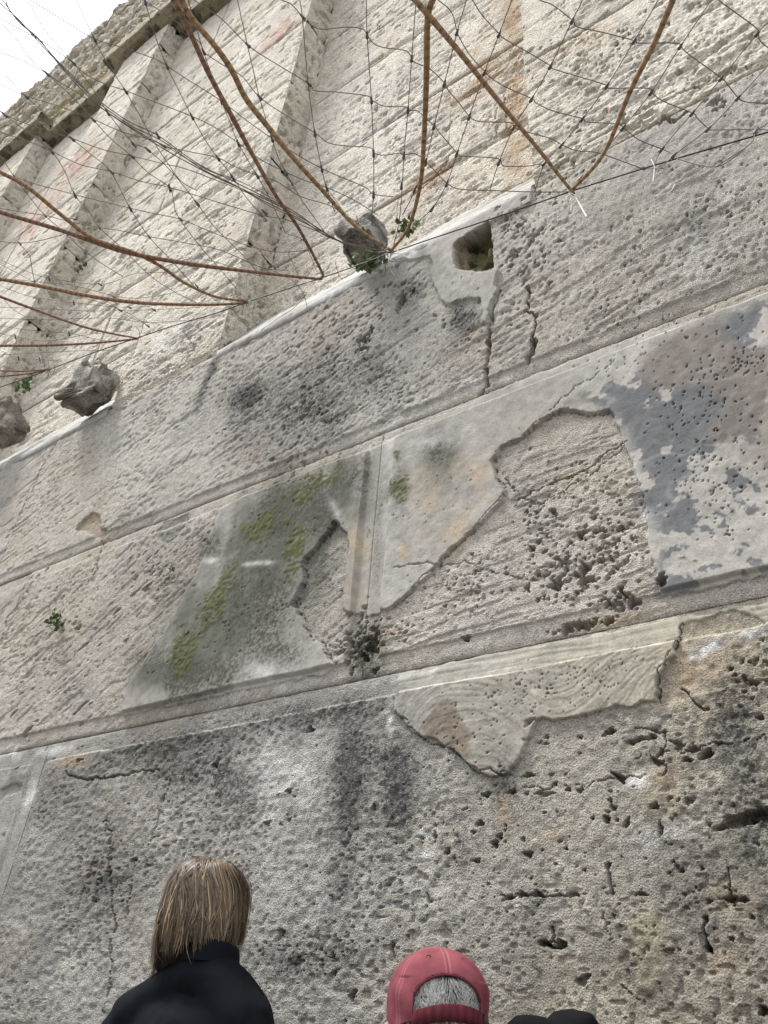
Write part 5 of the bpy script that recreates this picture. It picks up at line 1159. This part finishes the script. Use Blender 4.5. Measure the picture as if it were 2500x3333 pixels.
for a in (-.52, .52):
    cpt = cap_pt(a, .0665, .001); n0 = cpt - cc0; n0 /= np.linalg.norm(n0); u = np.cross(n0, [0, 0, 1.]); u /= np.linalg.norm(u); w = np.cross(n0, u)
    V, q, t = tube_np([cpt + (u * math.cos(k) + w * math.sin(k)) * .0042 for k in np.linspace(0, 2 * math.pi, 18)], .0012, 6); me = np_mesh('eyelet', V, q, t); set_col(me, np.tile([.05, .012, .016, 1], (len(V), 1))); link('eyelet', me, M_CAP, CAP)
tp = cc0 + [0, 0, RZ]; V, q, t = tube_np([tp + [0, 0, -.003], tp + [0, 0, .001], tp + [0, 0, .003]], np.array([.007, .0068, .003]), 14); me = np_mesh('button', V, q, t); set_col(me, np.tile([.16, .05, .06, 1], (len(V), 1))); link('button', me, M_CAP, CAP)
V = []; nn = 24
for k in range(8):
    for i in range(nn):
        a = math.pi + (i / (nn - 1) - .5) * 1.9; ext = .072 * (k / 7) * math.cos((i / (nn - 1) - .5) * 2.6) ** .6; b_ = cap_pt(a, -.035, .0); d = b_ - cc0; d[2] = 0; d /= np.linalg.norm(d)
        f_ = np.array([-math.sin(YAW) * -1 * 0 + syw * -1, cyw, 0]); V.append(b_ + (d * .4 + f_ * .6) * ext + np.array([0, 0, -.010 * (k / 7) - .012 * abs((i / (nn - 1) - .5) * 2) ** 2 * k / 7]))
q = [(k * nn + i, k * nn + i + 1, (k + 1) * nn + i + 1, (k + 1) * nn + i) for k in range(7) for i in range(nn - 1)]
me = np_mesh('peak', V, q); set_col(me, np.tile([.21, .05, .06, 1], (len(V), 1))); o = link('peak', me, M_CAP, CAP); s2 = o.modifiers.new('t', 'SOLIDIFY'); s2.thickness = .003
# short grey hair
def grey(n, az, zr, ln, name, dens=.0006):
    paths = []; wd_ = []; cl_ = []
    for i in range(n):
        a = rg.uniform(*az); z0 = rg.uniform(*zr); L0 = rg.uniform(*ln); P = []
        for k in range(6):
            t = k / 5; z = z0 - L0 * t * .9; P.append(cap_pt(a + .10 * rg.normal() * .15 * t + .12 * t * math.sin(a * 9), z, -.0135 + .010 * math.sin(t * 2.6) + (0 if z > -.03 else -.3 * (-.03 - z))))
        g = rg.uniform(.14, .46); c = C(g, g * .975, g * .95); paths.append(np.array(P)); wd_.append(dens * rg.uniform(.7, 1.6)); cl_.append(np.tile(c, (6, 1)) * np.linspace(.75, 1.15, 6)[:, None])
    ribbons(paths, wd_, cl_, name, MN, cc0)
grey(1500, (-.85, .85), (-.005, .044), (.016, .030), 'hair')
grey(1500, (-1.7, 1.7), (-.075, -.018), (.012, .022), 'nape_hair', .0005)
V = []
for j in range(24):
    for i in range(80):
        a = 2 * math.pi * i / 80; z = .05 - .16 * j / 23; V.append(cap_pt(a, z, -.0150 - (.32 * max(0, -.04 - z))))
idx = np.arange(24 * 80).reshape(24, 80); nx_ = np.roll(idx, -1, 1)
me = np_mesh('scalp', V, np.stack([idx[:-1], nx_[:-1], nx_[1:], idx[1:]], -1).reshape(-1, 4)); k = fbm(np.tile(np.arange(80) * .5, 24), np.repeat(np.arange(24) * .5, 80), 3, 2)
set_col(me, np.concatenate([C(.30, .25, .225)[None] * (.7 + .6 * k[:, None]), np.ones((1920, 1))], 1)); link('scalp', me, M_HAIR, MN)
for sx in (-1, 1):
    ec = cap_pt(sx * 1.60, -.062, .004); rounded('ear', [(ec + [0, 0, .018], (.007, .014, .012), ec + [0, -.004, -.002], (.008, .015, .016)), (ec, (.006, .010, .012), ec + [0, .006, -.022], (.006, .007, .009))], M_SKIN, MN, .0025, 2)
print('total time', round(time.time() - T0, 1))
